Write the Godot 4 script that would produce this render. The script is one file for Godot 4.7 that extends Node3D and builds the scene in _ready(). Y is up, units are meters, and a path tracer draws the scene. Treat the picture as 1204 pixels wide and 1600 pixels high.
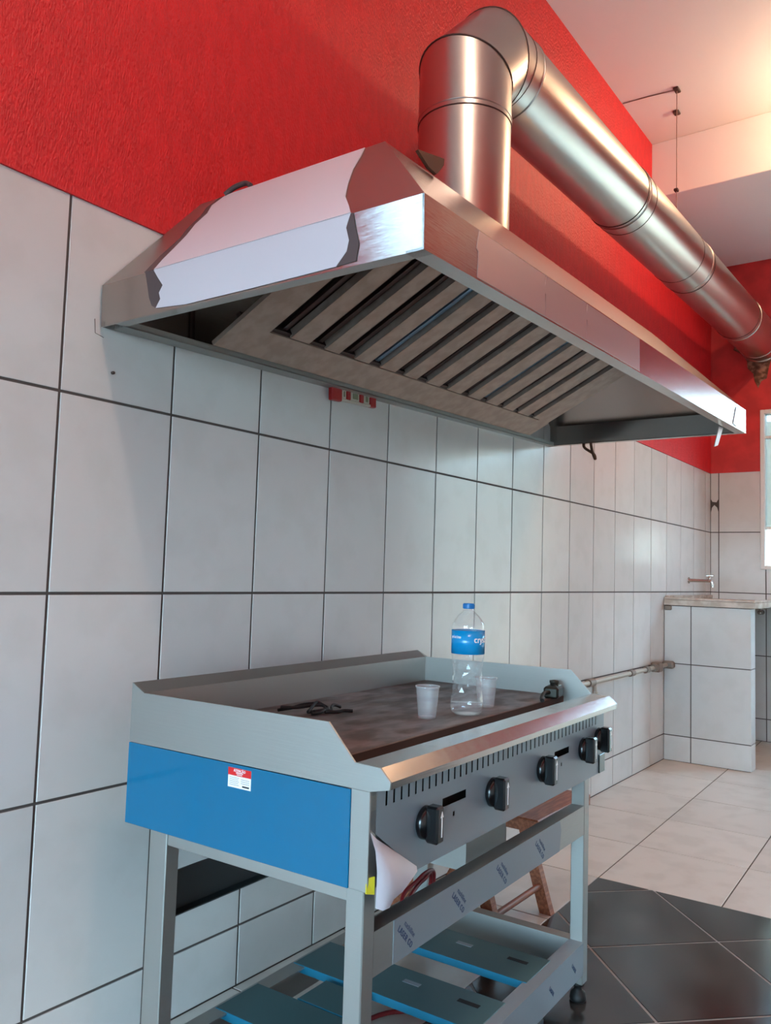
extends Node3D

# ------------------------------------------------------------------ helpers
var rng := RandomNumberGenerator.new()
var M := {}
var used_names := {}

func numbered(n: String) -> String:
	if not used_names.has(n):
		used_names[n] = 0
		return n
	used_names[n] += 1
	return "%s_%03d" % [n, used_names[n]]

func thing(n: String, label: String, cat: String, at := Vector3.ZERO, turn := Basis.IDENTITY, group := "") -> Node3D:
	var o := Node3D.new()
	o.name = numbered(n)
	add_child(o)
	o.transform = Transform3D(turn, at)
	o.set_meta("label", label)
	o.set_meta("category", cat)
	if group != "":
		o.set_meta("group", group)
	return o

func struct(n: String, label: String, cat: String, at := Vector3.ZERO) -> Node3D:
	var o := thing(n, label, cat, at)
	o.set_meta("kind", "structure")
	return o

func newst() -> SurfaceTool:
	var st := SurfaceTool.new()
	st.begin(Mesh.PRIMITIVE_TRIANGLES)
	st.set_smooth_group(-1)
	return st

func smooth(st: SurfaceTool, on := true) -> void:
	st.set_smooth_group(0 if on else -1)

func put(parent: Node, n: String, st: SurfaceTool, m: Material, label := "") -> MeshInstance3D:
	st.generate_normals()
	return putm(parent, n, st.commit(), m, label)

func putm(parent: Node, n: String, mesh: Mesh, m: Material, label := "") -> MeshInstance3D:
	var mi := MeshInstance3D.new()
	mi.name = n
	mi.mesh = mesh
	mi.material_override = m
	mi.cast_shadow = GeometryInstance3D.SHADOW_CASTING_SETTING_ON
	parent.add_child(mi, true)
	if label != "":
		mi.set_meta("label", label)
	return mi

# triangle whose normal should look along n
func tri(st: SurfaceTool, a: Vector3, b: Vector3, c: Vector3, n: Vector3) -> void:
	var g := (b - a).cross(c - a)
	if g.length_squared() < 1e-16:
		return
	if g.dot(n) > 0.0:
		st.add_vertex(a); st.add_vertex(c); st.add_vertex(b)
	else:
		st.add_vertex(a); st.add_vertex(b); st.add_vertex(c)

func quad(st: SurfaceTool, a: Vector3, b: Vector3, c: Vector3, d: Vector3, n: Vector3) -> void:
	tri(st, a, b, c, n)
	tri(st, a, c, d, n)

# plate from four corners, thickened by t along vector off
func plate(st: SurfaceTool, a: Vector3, b: Vector3, c: Vector3, d: Vector3, off: Vector3) -> void:
	var p := [a, b, c, d]
	var q := [a + off, b + off, c + off, d + off]
	var mid: Vector3 = (a + b + c + d) / 4.0
	quad(st, a, b, c, d, -off)
	quad(st, q[0], q[1], q[2], q[3], off)
	for i in 4:
		var j := (i + 1) % 4
		quad(st, p[i], p[j], q[j], q[i], (p[i] + p[j]) / 2.0 - mid)

# box with chamfered edges
func bbox(st: SurfaceTool, lo: Vector3, hi: Vector3, bv := 0.0, T := Transform3D.IDENTITY) -> void:
	var c := (lo + hi) / 2.0
	var h := (hi - lo) / 2.0
	bv = minf(bv, minf(h.x, minf(h.y, h.z)) * 0.9)
	if bv <= 0.0:
		for ax in 3:
			for s in [-1.0, 1.0]:
				var n := Vector3.ZERO; n[ax] = s
				var u := Vector3.ZERO; u[(ax + 1) % 3] = h[(ax + 1) % 3]
				var v := Vector3.ZERO; v[(ax + 2) % 3] = h[(ax + 2) % 3]
				var o := c + n * h[ax]
				quad(st, T * (o - u - v), T * (o + u - v), T * (o + u + v), T * (o - u + v), T.basis * n)
		return
	for ax in 3:
		for s in [-1.0, 1.0]:
			var n := Vector3.ZERO; n[ax] = s
			var u := Vector3.ZERO; u[(ax + 1) % 3] = h[(ax + 1) % 3] - bv
			var v := Vector3.ZERO; v[(ax + 2) % 3] = h[(ax + 2) % 3] - bv
			var o := c + n * h[ax]
			quad(st, T * (o - u - v), T * (o + u - v), T * (o + u + v), T * (o - u + v), T.basis * n)
	for ax in 3:
		var b1 := (ax + 1) % 3
		var b2 := (ax + 2) % 3
		for s1 in [-1.0, 1.0]:
			for s2 in [-1.0, 1.0]:
				var pts := []
				for e in [[-1.0, 0], [1.0, 0], [1.0, 1], [-1.0, 1]]:
					var p := c
					p[ax] += e[0] * (h[ax] - bv)
					p[b1] += s1 * (h[b1] - (bv if e[1] == 0 else 0.0))
					p[b2] += s2 * (h[b2] - (0.0 if e[1] == 0 else bv))
					pts.append(T * p)
				var n := Vector3.ZERO; n[b1] = s1; n[b2] = s2
				quad(st, pts[0], pts[1], pts[2], pts[3], T.basis * n)
	for sx in [-1.0, 1.0]:
		for sy in [-1.0, 1.0]:
			for sz in [-1.0, 1.0]:
				var s := Vector3(sx, sy, sz)
				var k := c + s * h
				tri(st, T * (k - Vector3(0, sy, sz) * bv), T * (k - Vector3(sx, 0, sz) * bv), T * (k - Vector3(sx, sy, 0) * bv), T.basis * s)

# polygon in (U, V) thickened along W
func prism(st: SurfaceTool, poly: PackedVector2Array, O: Vector3, U: Vector3, V: Vector3, W: Vector3) -> void:
	var idx := Geometry2D.triangulate_polygon(poly)
	for k in range(0, idx.size(), 3):
		var a: Vector3 = O + U * poly[idx[k]].x + V * poly[idx[k]].y
		var b: Vector3 = O + U * poly[idx[k + 1]].x + V * poly[idx[k + 1]].y
		var c: Vector3 = O + U * poly[idx[k + 2]].x + V * poly[idx[k + 2]].y
		tri(st, a, b, c, -W)
		tri(st, a + W, b + W, c + W, W)
	var area := 0.0
	for i in poly.size():
		var p := poly[i]; var q := poly[(i + 1) % poly.size()]
		area += p.x * q.y - q.x * p.y
	for i in poly.size():
		var p := poly[i]; var q := poly[(i + 1) % poly.size()]
		var e := q - p
		var on := Vector2(e.y, -e.x) * signf(area)
		var a: Vector3 = O + U * p.x + V * p.y
		var b: Vector3 = O + U * q.x + V * q.y
		quad(st, a, b, b + W, a + W, U * on.x + V * on.y)

# tile: polygon prism with a small chamfer round its top; top lies at O + W
func tile_prism(st: SurfaceTool, poly: PackedVector2Array, O: Vector3, U: Vector3, V: Vector3, W: Vector3, bv: float) -> void:
	var inner := Geometry2D.offset_polygon(poly, -bv)
	if inner.size() != 1 or inner[0].size() != poly.size():
		prism(st, poly, O, U, V, W)
		return
	var q: PackedVector2Array = inner[0]
	# match the starting corner
	var best := 0
	for i in q.size():
		if q[i].distance_to(poly[0]) < q[best].distance_to(poly[0]):
			best = i
	var step := 1
	if q[(best + 1) % q.size()].distance_to(poly[1]) > q[(best - 1 + q.size()) % q.size()].distance_to(poly[1]):
		step = -1
	var wl := W.length()
	var wl2 := W * maxf(0.0, (wl - bv * 0.7) / wl)
	var n := poly.size()
	var top := PackedVector2Array()
	for i in n:
		top.append(q[((best + i * step) % n + n) % n])
	var cen := Vector2.ZERO
	for p in poly: cen += p / n
	var idx := Geometry2D.triangulate_polygon(top)
	for k in range(0, idx.size(), 3):
		tri(st, O + U * top[idx[k]].x + V * top[idx[k]].y + W, O + U * top[idx[k + 1]].x + V * top[idx[k + 1]].y + W, O + U * top[idx[k + 2]].x + V * top[idx[k + 2]].y + W, W)
	for i in n:
		var j := (i + 1) % n
		var a: Vector3 = O + U * poly[i].x + V * poly[i].y
		var b: Vector3 = O + U * poly[j].x + V * poly[j].y
		var c: Vector3 = O + U * top[j].x + V * top[j].y + W
		var d: Vector3 = O + U * top[i].x + V * top[i].y + W
		var m := (poly[i] + poly[j]) / 2.0 - cen
		var out := (U * m.x + V * m.y).normalized()
		quad(st, a, b, b + wl2, a + wl2, out)
		quad(st, a + wl2, b + wl2, c, d, out + W.normalized())

func rect(x0: float, y0: float, x1: float, y1: float) -> PackedVector2Array:
	return PackedVector2Array([Vector2(x0, y0), Vector2(x1, y0), Vector2(x1, y1), Vector2(x0, y1)])

# rectangle with rectangular openings, built from boxes; W is the thickness vector
func holed(st: SurfaceTool, r: Rect2, holes: Array, O: Vector3, U: Vector3, V: Vector3, W: Vector3) -> void:
	var ys := [r.position.y, r.end.y]
	for h in holes:
		ys.append(h.position.y); ys.append(h.end.y)
	ys.sort()
	for j in ys.size() - 1:
		var y0: float = ys[j]; var y1: float = ys[j + 1]
		if y1 - y0 < 1e-6 or y0 < r.position.y - 1e-6 or y1 > r.end.y + 1e-6: continue
		var cuts := []
		for h in holes:
			if h.position.y < y1 - 1e-6 and h.end.y > y0 + 1e-6:
				cuts.append([h.position.x, h.end.x])
		cuts.sort_custom(func(a, b): return a[0] < b[0])
		var x: float = r.position.x
		for c in cuts:
			if c[0] > x + 1e-6:
				prism(st, rect(x, y0, minf(c[0], r.end.x), y1), O, U, V, W)
			x = maxf(x, c[1])
		if x < r.end.x - 1e-6:
			prism(st, rect(x, y0, r.end.x, y1), O, U, V, W)

# swept round tube
func tube(st: SurfaceTool, pts: Array, r: float, n := 10, cap := true) -> void:
	smooth(st)
	var rings := []
	var up := Vector3.UP
	for i in pts.size():
		var t: Vector3 = (pts[mini(i + 1, pts.size() - 1)] - pts[maxi(i - 1, 0)]).normalized()
		if absf(t.dot(up)) > 0.95: up = Vector3.RIGHT if absf(t.x) < 0.9 else Vector3.BACK
		var a := t.cross(up).normalized()
		var b := a.cross(t).normalized()
		up = b
		var ring := []
		for k in n:
			var an := TAU * k / n
			ring.append(pts[i] + (a * cos(an) + b * sin(an)) * r)
		rings.append(ring)
	skin(st, rings, pts)
	smooth(st, false)
	if cap:
		for e in [0, pts.size() - 1]:
			var d: Vector3 = (pts[0] - pts[1]) if e == 0 else (pts[-1] - pts[-2])
			for k in n:
				tri(st, pts[e], rings[e][k], rings[e][(k + 1) % n], d)

func skin(st: SurfaceTool, rings: Array, centers: Array) -> void:
	for i in rings.size() - 1:
		var n: int = rings[i].size()
		for k in n:
			var j := (k + 1) % n
			var o: Vector3 = (rings[i][k] + rings[i + 1][k] + rings[i][j] + rings[i + 1][j]) / 4.0 - (centers[i] + centers[i + 1]) / 2.0
			quad(st, rings[i][k], rings[i][j], rings[i + 1][j], rings[i + 1][k], o)

# lathe round +y: profile of (radius, y); keep the given direction outwards
func lathe(st: SurfaceTool, prof: Array, n := 32, T := Transform3D.IDENTITY, sm := true) -> void:
	for i in prof.size() - 1:
		var p: Vector2 = prof[i]; var q: Vector2 = prof[i + 1]
		var e := q - p
		var on := Vector2(e.y, -e.x)
		smooth(st, sm)
		for k in n:
			var a0 := TAU * k / n; var a1 := TAU * (k + 1) / n
			var d0 := Vector3(cos(a0), 0, sin(a0)); var d1 := Vector3(cos(a1), 0, sin(a1))
			var dm := (d0 + d1).normalized()
			quad(st, T * (d0 * p.x + Vector3.UP * p.y), T * (d1 * p.x + Vector3.UP * p.y), T * (d1 * q.x + Vector3.UP * q.y), T * (d0 * q.x + Vector3.UP * q.y), T.basis * (dm * on.x + Vector3.UP * on.y))
	smooth(st, false)

func spline(pts: Array, per := 6) -> Array:
	var out := []
	for i in pts.size() - 1:
		var p0: Vector3 = pts[maxi(i - 1, 0)]
		var p3: Vector3 = pts[mini(i + 2, pts.size() - 1)]
		var a: Vector3 = pts[i]
		for k in per:
			out.append(a.cubic_interpolate(pts[i + 1], p0, p3, float(k) / per))
	out.append(pts[-1])
	return out

func noise_tex(freq: float, c0: Color, c1: Color, seed_: int, size := 512, octaves := 4, lo := 0.3, hi := 0.7) -> NoiseTexture2D:
	var f := FastNoiseLite.new()
	f.seed = seed_
	f.frequency = freq
	f.fractal_octaves = octaves
	var t := NoiseTexture2D.new()
	t.width = size; t.height = size
	t.seamless = true
	t.noise = f
	var g := Gradient.new()
	g.offsets = PackedFloat32Array([lo, hi])
	g.colors = PackedColorArray([c0, c1])
	t.color_ramp = g
	return t

func normal_tex(freq: float, seed_: int, strength := 8.0, size := 512, octaves := 4) -> NoiseTexture2D:
	var f := FastNoiseLite.new()
	f.seed = seed_
	f.frequency = freq
	f.fractal_octaves = octaves
	var t := NoiseTexture2D.new()
	t.width = size; t.height = size
	t.seamless = true
	t.noise = f
	t.as_normal_map = true
	t.bump_strength = strength
	return t

func mat(c: Color, rough := 0.5, metal := 0.0, spec := 0.5) -> StandardMaterial3D:
	var m := StandardMaterial3D.new()
	m.albedo_color = c
	m.roughness = rough
	m.metallic = metal
	m.metallic_specular = spec
	return m

func tri_uv(m: StandardMaterial3D, s: Vector3, world := true) -> void:
	m.uv1_triplanar = true
	m.uv1_world_triplanar = world
	m.uv1_scale = s
	m.uv1_triplanar_sharpness = 4.0

func lettering(parent: Node, n: String, text: String, height: float, T: Transform3D, m: Material, font := "Droid Sans", bold := false) -> void:
	var tm := TextMesh.new()
	var f := SystemFont.new()
	f.font_names = PackedStringArray([font])
	if bold: f.font_weight = 700
	tm.font = f
	tm.text = text
	tm.font_size = 64
	tm.pixel_size = height / 64.0
	tm.depth = 0.0004
	tm.curve_step = 2.0
	var mi := putm(parent, n, tm, m)
	mi.transform = T

# ------------------------------------------------------------------ materials
func materials() -> void:
	var smudge := noise_tex(0.01, Color(0.984, 0.982, 0.98), Color(1, 1, 1), 3, 512, 5, 0.25, 0.5)
	for k in 4:
		var t := mat(Color(0.80, 0.79, 0.775).darkened(0.014 * k), 0.19, 0.0, 0.45)
		t.albedo_texture = smudge
		tri_uv(t, Vector3(0.9, 0.9, 0.9))
		M["tile%d" % k] = t
	M.grout = mat(Color(0.30, 0.27, 0.255), 0.9)
	M.floor_grout = mat(Color(0.36, 0.31, 0.27), 0.9)
	var fl := noise_tex(0.012, Color(0.96, 0.955, 0.95), Color(1, 1, 1), 9, 512, 5, 0.25, 0.55)
	for k in 3:
		var t := mat(Color(0.82, 0.785, 0.745).darkened(0.02 * k), 0.3, 0.0, 0.5)
		t.albedo_texture = fl
		tri_uv(t, Vector3(0.8, 0.8, 0.8))
		M["floor%d" % k] = t
	var gr := noise_tex(0.012, Color(0.62, 0.62, 0.62), Color(1, 1, 1), 21, 512, 6, 0.3, 0.75)
	for k in 3:
		var t := mat(Color(0.225, 0.225, 0.22).darkened(0.06 * k), 0.16, 0.0, 0.5)
		t.albedo_texture = gr
		tri_uv(t, Vector3(0.7, 0.7, 0.7))
		M["dark%d" % k] = t
	M.dark_grout = mat(Color(0.58, 0.57, 0.56), 0.9)
	# red scratched render: long vertical scores
	var red := mat(Color(0.80, 0.105, 0.13), 0.5, 0.0, 0.5)
	red.albedo_texture = noise_tex(0.02, Color(0.95, 0.94, 0.94), Color(1, 1, 1), 5, 512, 4)
	red.normal_enabled = true
	red.normal_texture = normal_tex(0.06, 17, 8.0, 1024, 4)
	red.normal_scale = 0.55
	tri_uv(red, Vector3(2.6, 0.8, 2.6))
	M.red = red
	var redf := mat(Color(0.80, 0.21, 0.20), 0.5)  # wall red paled towards pink: veiling haze painted into the colour
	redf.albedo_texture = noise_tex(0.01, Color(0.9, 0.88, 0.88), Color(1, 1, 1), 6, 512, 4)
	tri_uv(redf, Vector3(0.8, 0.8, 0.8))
	M.red_hazed = redf
	M.white_paint = mat(Color(0.90, 0.875, 0.85), 0.75)
	M.asphalt = mat(Color(0.34, 0.34, 0.34), 0.9)
	M.bounce_render = mat(Color(0.86, 0.77, 0.67), 0.9)  # beige chosen to warm the daylight bounced through the doorway
	M.bounce_paving = mat(Color(0.66, 0.60, 0.53), 0.9)  # warm tint for the light bounced off the yard ground
	M.plaster = mat(Color(0.75, 0.72, 0.69), 0.9)
	var br := mat(Color(0.62, 0.46, 0.37), 0.95)
	br.albedo_texture = noise_tex(0.03, Color(0.6, 0.55, 0.5), Color(1, 1, 1), 31, 256, 4)
	tri_uv(br, Vector3(2, 2, 2))
	M.bare = br
	# metals
	var ss := mat(Color(0.70, 0.68, 0.66), 0.22, 1.0)
	ss.normal_enabled = true
	ss.normal_texture = normal_tex(0.02, 41, 3.0, 512, 4)
	ss.normal_scale = 0.1
	tri_uv(ss, Vector3(0.6, 18.0, 0.6), false)
	M.steel = ss
	var sg := mat(Color(0.66, 0.66, 0.645), 0.5, 1.0)
	sg.normal_enabled = true
	sg.normal_texture = normal_tex(0.02, 42, 3.0, 512, 4)
	sg.normal_scale = 0.2
	tri_uv(sg, Vector3(0.7, 14.0, 0.7), false)
	M.steel_soft = sg
	var sd := mat(Color(0.70, 0.615, 0.56), 0.5, 0.6)
	sd.albedo_texture = noise_tex(0.02, Color(0.93, 0.92, 0.91), Color(1, 1, 1), 55, 512, 4)
	tri_uv(sd, Vector3(1.5, 1.5, 1.5), false)
	M.filter = sd
	M.steel_mid = mat(Color(0.66, 0.64, 0.62), 0.42, 1.0)
	M.steel_shaded = mat(Color(0.30, 0.32, 0.33), 0.45, 0.8)  # steel darkened: shade under the griddle painted into the colour
	M.filter_dark = mat(Color(0.27, 0.21, 0.20), 0.35, 0.8)  # metal darkened to paint the shade in the filter gaps
	M.steel_blue = mat(Color(0.50, 0.62, 0.72), 0.35, 0.9)  # bluish reflection painted as a metal colour
	var gv := mat(Color(0.74, 0.71, 0.68), 0.27, 1.0)
	gv.roughness_texture = noise_tex(0.05, Color(0.93, 0.93, 0.93), Color(1, 1, 1), 61, 512, 2)
	gv.roughness = 0.30
	gv.normal_enabled = false
	gv.normal_texture = normal_tex(0.05, 62, 4.0, 512, 3)
	gv.normal_scale = 0.05
	tri_uv(gv, Vector3(4.0, 4.0, 4.0), false)
	M.galv = gv
	M.seam = mat(Color(0.33, 0.27, 0.25), 0.5, 0.8)
	M.wire = mat(Color(0.52, 0.42, 0.37), 0.5, 0.3)
	M.film_white = mat(Color(0.77, 0.755, 0.78), 0.42, 0.0, 0.4)
	M.film_torn = mat(Color(0.30, 0.25, 0.25), 0.6)
	M.film_grey = mat(Color(0.47, 0.515, 0.54), 0.38, 0.0, 0.5)
	M.film_pink = mat(Color(0.70, 0.62, 0.61), 0.36, 0.55, 0.5)
	M.blue = mat(Color(0.010, 0.365, 0.51), 0.10, 0.0, 0.5)
	M.board_film = mat(Color(0.21, 0.345, 0.36), 0.4, 0.1)
	M.board_edge = mat(Color(0.06, 0.38, 0.48), 0.4)
	M.film_ink = mat(Color(0.10, 0.22, 0.36), 0.5)
	var pl := mat(Color(0.46, 0.385, 0.36), 0.42, 0.25)
	pl.albedo_texture = noise_tex(0.008, Color(0.72, 0.68, 0.66), Color(1, 1, 1), 71, 512, 5)
	pl.roughness_texture = noise_tex(0.01, Color(0.7, 0.7, 0.7), Color(1, 1, 1), 72, 256, 4)
	pl.roughness = 0.55
	tri_uv(pl, Vector3(1.6, 1.6, 3.5), false)
	M.plate = pl
	M.plate_edge = mat(Color(0.28, 0.18, 0.14), 0.6, 0.4)
	M.black = mat(Color(0.025, 0.026, 0.03), 0.28, 0.0, 0.5)
	M.knob = mat(Color(0.045, 0.05, 0.058), 0.22, 0.0, 0.6)
	M.cavity = mat(Color(0.03, 0.03, 0.032), 0.9)  # near-black colour standing in for the shade inside openings
	M.rubber = mat(Color(0.03, 0.033, 0.036), 0.6)
	M.white = mat(Color(0.88, 0.87, 0.86), 0.45)
	M.sticker_red = mat(Color(0.80, 0.10, 0.11), 0.4)
	M.ink = mat(Color(0.10, 0.10, 0.11), 0.6)
	M.ink_grey = mat(Color(0.55, 0.52, 0.54), 0.6)
	M.yellow = mat(Color(0.75, 0.70, 0.15), 0.5)
	var wd := mat(Color(0.62, 0.36, 0.24), 0.45)
	wd.albedo_texture = noise_tex(0.02, Color(0.8, 0.74, 0.7), Color(1, 1, 1), 81, 512, 4)
	tri_uv(wd, Vector3(0.8, 6.0, 6.0), false)
	M.wood = wd
	M.cord_black = mat(Color(0.03, 0.028, 0.028), 0.5)
	M.cord_red = mat(Color(0.42, 0.04, 0.06), 0.5)
	M.brass = mat(Color(0.72, 0.50, 0.20), 0.32, 1.0)
	M.zinc = mat(Color(0.20, 0.20, 0.18), 0.42, 0.6)
	M.pipe = mat(Color(0.68, 0.64, 0.59), 0.5, 0.5)
	M.pipe_fit = mat(Color(0.52, 0.47, 0.43), 0.55, 0.5)
	M.chrome = mat(Color(0.72, 0.70, 0.68), 0.15, 1.0)
	var mb := mat(Color(0.74, 0.685, 0.635), 0.22)
	mb.albedo_texture = noise_tex(0.015, Color(0.88, 0.86, 0.84), Color(1, 1, 1), 91, 512, 5)
	tri_uv(mb, Vector3(1.2, 1.2, 1.2))
	M.stone = mb
	M.frame_white = mat(Color(0.88, 0.88, 0.86), 0.4)
	var gl := mat(Color(0.55, 0.62, 0.60, 0.62), 0.12)
	gl.transparency = BaseMaterial3D.TRANSPARENCY_ALPHA
	M.glass_grey = gl
	var gc := mat(Color(0.9, 0.95, 0.95, 0.08), 0.02)
	gc.transparency = BaseMaterial3D.TRANSPARENCY_ALPHA
	M.glass_clear = gc
	var pet := mat(Color(0.93, 0.95, 0.96, 0.05), 0.06, 0.0, 0.8)
	pet.transparency = BaseMaterial3D.TRANSPARENCY_ALPHA
	M.pet = pet
	var wt := mat(Color(0.95, 0.98, 1.0, 0.03), 0.02, 0.0, 0.8)
	wt.transparency = BaseMaterial3D.TRANSPARENCY_ALPHA
	M.water = wt
	var cup := mat(Color(0.80, 0.81, 0.82, 0.30), 0.24, 0.0, 0.6)
	cup.transparency = BaseMaterial3D.TRANSPARENCY_ALPHA
	M.cup = cup
	M.cap_blue = mat(Color(0.10, 0.42, 0.66), 0.35)
	M.label_blue = mat(Color(0.03, 0.53, 0.76), 0.22)
	M.level_red = mat(Color(0.62, 0.045, 0.05), 0.4)
	M.level_clear = mat(Color(0.74, 0.70, 0.64), 0.3)
	M.level_vial = mat(Color(0.50, 0.52, 0.42), 0.2)
	M.card = mat(Color(0.34, 0.22, 0.15), 0.9)
	var bulb := mat(Color(1, 0.9, 0.75), 0.4)
	bulb.emission_enabled = true
	bulb.emission = Color(1.0, 0.80, 0.55)
	bulb.emission_energy_multiplier = 4.0
	M.bulb = bulb

# ------------------------------------------------------------------ room
const XF := 5.582     # far wall
const XB := -4.6      # wall behind the camera, with the shop front opening
const ZR := 3.4       # right wall
const YC := 4.0       # ceiling
const YS := 3.633     # dropped slab
const XS := 4.12      # face of the dropped slab
const TW := 0.32      # tile width
const ROWS := [0.0, 0.162, 0.622, 1.082, 1.542, 2.002]

func build_room() -> void:
	rng.seed = 7
	var X := Vector3.RIGHT; var Y := Vector3.UP; var Z := Vector3.BACK
	# --- left wall (z = 0), tiles to 2 m, scratched red render above
	var wl := struct("wall_left", "long wall tiled white to head height with red scratched render above", "wall")
	var st := newst()
	var w3 := Rect2(-1.68, 2.14, 0.55, 0.72)
	holed(st, Rect2(XB - 0.2, 0, XF - XB + 0.4, YC + 0.2), [w3], Vector3(0, 0, -0.2), X, Y, Z * 0.197)
	put(wl, "masonry", st, M.grout)
	st = newst()
	holed(st, Rect2(XB, 2.002, XS - XB, YC - 2.002), [w3], Vector3(0, 0, -0.003), X, Y, Z * 0.008)
	bbox(st, Vector3(XS, 2.002, -0.003), Vector3(XF, YS, 0.005))
	put(wl, "red_render", st, M.red, "red render scored with vertical scratches")
	var g := 0.0035
	for i in range(-13, 18):
		for j in 5:
			var x0 := i * TW + g; var x1 := (i + 1) * TW - g
			if x0 > XF: continue
			x1 = minf(x1, XF)
			if x0 < XB: x0 = XB
			st = newst()
			var dz := rng.randf_range(-0.0004, 0.0006)
			tile_prism(st, rect(x0, ROWS[j] + g, x1, ROWS[j + 1] - (g if j < 4 else 0.0)), Vector3(0, 0, -0.003), X, Y, Vector3(0, 0, 0.003 + dz), 0.0012)
			put(wl, "tile", st, M["tile%d" % rng.randi_range(0, 3)])
	# --- far wall (x = XF) with two windows
	var w1 := Rect2(0.362, 1.262, 0.30, 1.207)
	var w2 := Rect2(1.36, 0.0, 1.39, 2.6)
	var wf := struct("wall_far", "end wall tiled white below and painted red above, with a narrow window and an open doorway", "wall")
	st = newst()
	holed(st, Rect2(0, 0, ZR, YC + 0.2), [w1, w2], Vector3(XF + 0.003, 0, 0), Z, Y, X * 0.2)
	put(wf, "masonry", st, M.grout)
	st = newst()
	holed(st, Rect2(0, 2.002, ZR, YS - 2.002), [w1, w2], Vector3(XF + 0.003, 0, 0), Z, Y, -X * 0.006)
	put(wf, "red_paint", st, M.red_hazed, "flat red paint, paled with painted haze")
	var zs := [0.0, 0.062]
	while zs[-1] < ZR: zs.append(minf(zs[-1] + 0.335, ZR))
	for i in zs.size() - 1:
		for j in 5:
			var polys := [rect(zs[i] + g, ROWS[j] + g, zs[i + 1] - g, ROWS[j + 1] - (g if j < 4 else 0.0))]
			if zs[i + 1] - zs[i] < 0.02: continue
			for w in [w1, w2]:
				var nx := []
				for p in polys:
					for q in Geometry2D.clip_polygons(p, rect(w.position.x, w.position.y, w.end.x, w.end.y)):
						nx.append(q)
				polys = nx
			for p in polys:
				st = newst()
				prism(st, p, Vector3(XF + 0.003, 0, 0), Z, Y, -X * 0.003)
				put(wf, "tile", st, M["tile%d" % rng.randi_range(0, 3)])
	st = newst()
	prism(st, PackedVector2Array([Vector2(0.17, 2.96), Vector2(0.23, 2.92), Vector2(0.27, 2.86), Vector2(0.275, 2.80), Vector2(0.315, 2.755), Vector2(0.325, 2.70), Vector2(0.35, 2.64), Vector2(0.37, 2.69), Vector2(0.41, 2.71), Vector2(0.425, 2.79), Vector2(0.45, 2.88), Vector2(0.50, 2.97), Vector2(0.45, 3.16), Vector2(0.30, 3.18)]), Vector3(XF - 0.003, 0, 0), Z, Y, -X * 0.004)
	put(wf, "bare_patch", st, M.bare, "bare brown plaster round the duct hole")
	st = newst()
	prism(st, PackedVector2Array([Vector2(0.004, 1.70), Vector2(0.012, 1.735), Vector2(0.03, 1.755), Vector2(0.05, 1.735), Vector2(0.06, 1.70), Vector2(0.066, 1.76), Vector2(0.06, 1.80), Vector2(0.045, 1.775), Vector2(0.015, 1.78), Vector2(0.004, 1.80)]), Vector3(XF, 0, 0), Z, Y, -X * 0.002)
	put(wf, "broken_grout", st, M.grout)
	# --- back wall with the wide shop opening, right wall
	var ov := Rect2(0.25, 0.0, 2.9, 2.3)
	var wb := struct("wall_back", "wall behind the camera with the wide shop front opening", "wall")
	st = newst()
	holed(st, Rect2(0, 0, ZR, YC + 0.2), [ov], Vector3(XB - 0.2, 0, 0), Z, Y, X * 0.2)
	put(wb, "masonry", st, M.white_paint)
	var wr := struct("wall_right", "side wall opposite the griddle painted red over white", "wall")
	st = newst()
	bbox(st, Vector3(XB - 0.2, 2.0, ZR), Vector3(XF + 0.2, YC + 0.2, ZR + 0.2))
	put(wr, "upper_paint", st, M.red_hazed)
	st = newst()
	bbox(st, Vector3(XB - 0.2, 0, ZR), Vector3(XF + 0.2, 2.0, ZR + 0.2))
	put(wr, "lower_paint", st, M.white_paint)
	# --- ceiling and the dropped slab
	var ce := struct("ceiling", "white painted ceiling dropping to a lower slab over the sink end", "ceiling")
	st = newst()
	bbox(st, Vector3(XB - 0.2, YC, -0.2), Vector3(XF + 0.2, YC + 0.2, ZR + 0.2))
	put(ce, "main_slab", st, M.white_paint)
	st = newst()
	bbox(st, Vector3(XS, YS, -0.003), Vector3(XF, YC, ZR), 0.004)
	put(ce, "dropped_slab", st, M.white_paint)
	# --- floor
	var fl := struct("floor", "floor of pale square tiles around a field of dark diagonal tiles", "floor")
	st = newst()
	bbox(st, Vector3(XB - 2.0, -0.2, -0.2), Vector3(XF + 0.2, -0.0025, ZR + 0.2))
	put(fl, "screed", st, M.floor_grout)
	var yaw := 0.031
	var ex := Vector2(cos(yaw), -sin(yaw)); var ez := Vector2(sin(yaw), cos(yaw))
	var P0 := Vector2(2.106, 0.468)
	var room := rect(XB, 0.0, XF, ZR)
	var px := 0.488; var pz := 0.452; var fg := 0.003
	for i in range(-14, 8):
		for j in range(-2, 10):
			if i < 0 and j >= 0: continue
			var a := P0 + ex * (i * px + fg) + ez * (j * pz + fg)
			var b := P0 + ex * ((i + 1) * px - fg) + ez * (j * pz + fg)
			var c := P0 + ex * ((i + 1) * px - fg) + ez * ((j + 1) * pz - fg)
			var d := P0 + ex * (i * px + fg) + ez * ((j + 1) * pz - fg)
			for p in Geometry2D.intersect_polygons(PackedVector2Array([a, b, c, d]), room):
				st = newst()
				tile_prism(st, p, Vector3(0, -0.0025, 0), X, Z, Y * 0.0025, 0.0012)
				put(fl, "pale_tile", st, M["floor%d" % rng.randi_range(0, 2)])
	var dark := PackedVector2Array([P0 + ez * 0.0, P0 + ez * 4.3, P0 - ex * 6.8 + ez * 4.3, P0 - ex * 6.8])
	var dk: Array = Geometry2D.intersect_polygons(dark, room)
	st = newst()
	for p in dk:
		prism(st, p, Vector3(0, -0.0025, 0), X, Z, Y * 0.0008)
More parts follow.
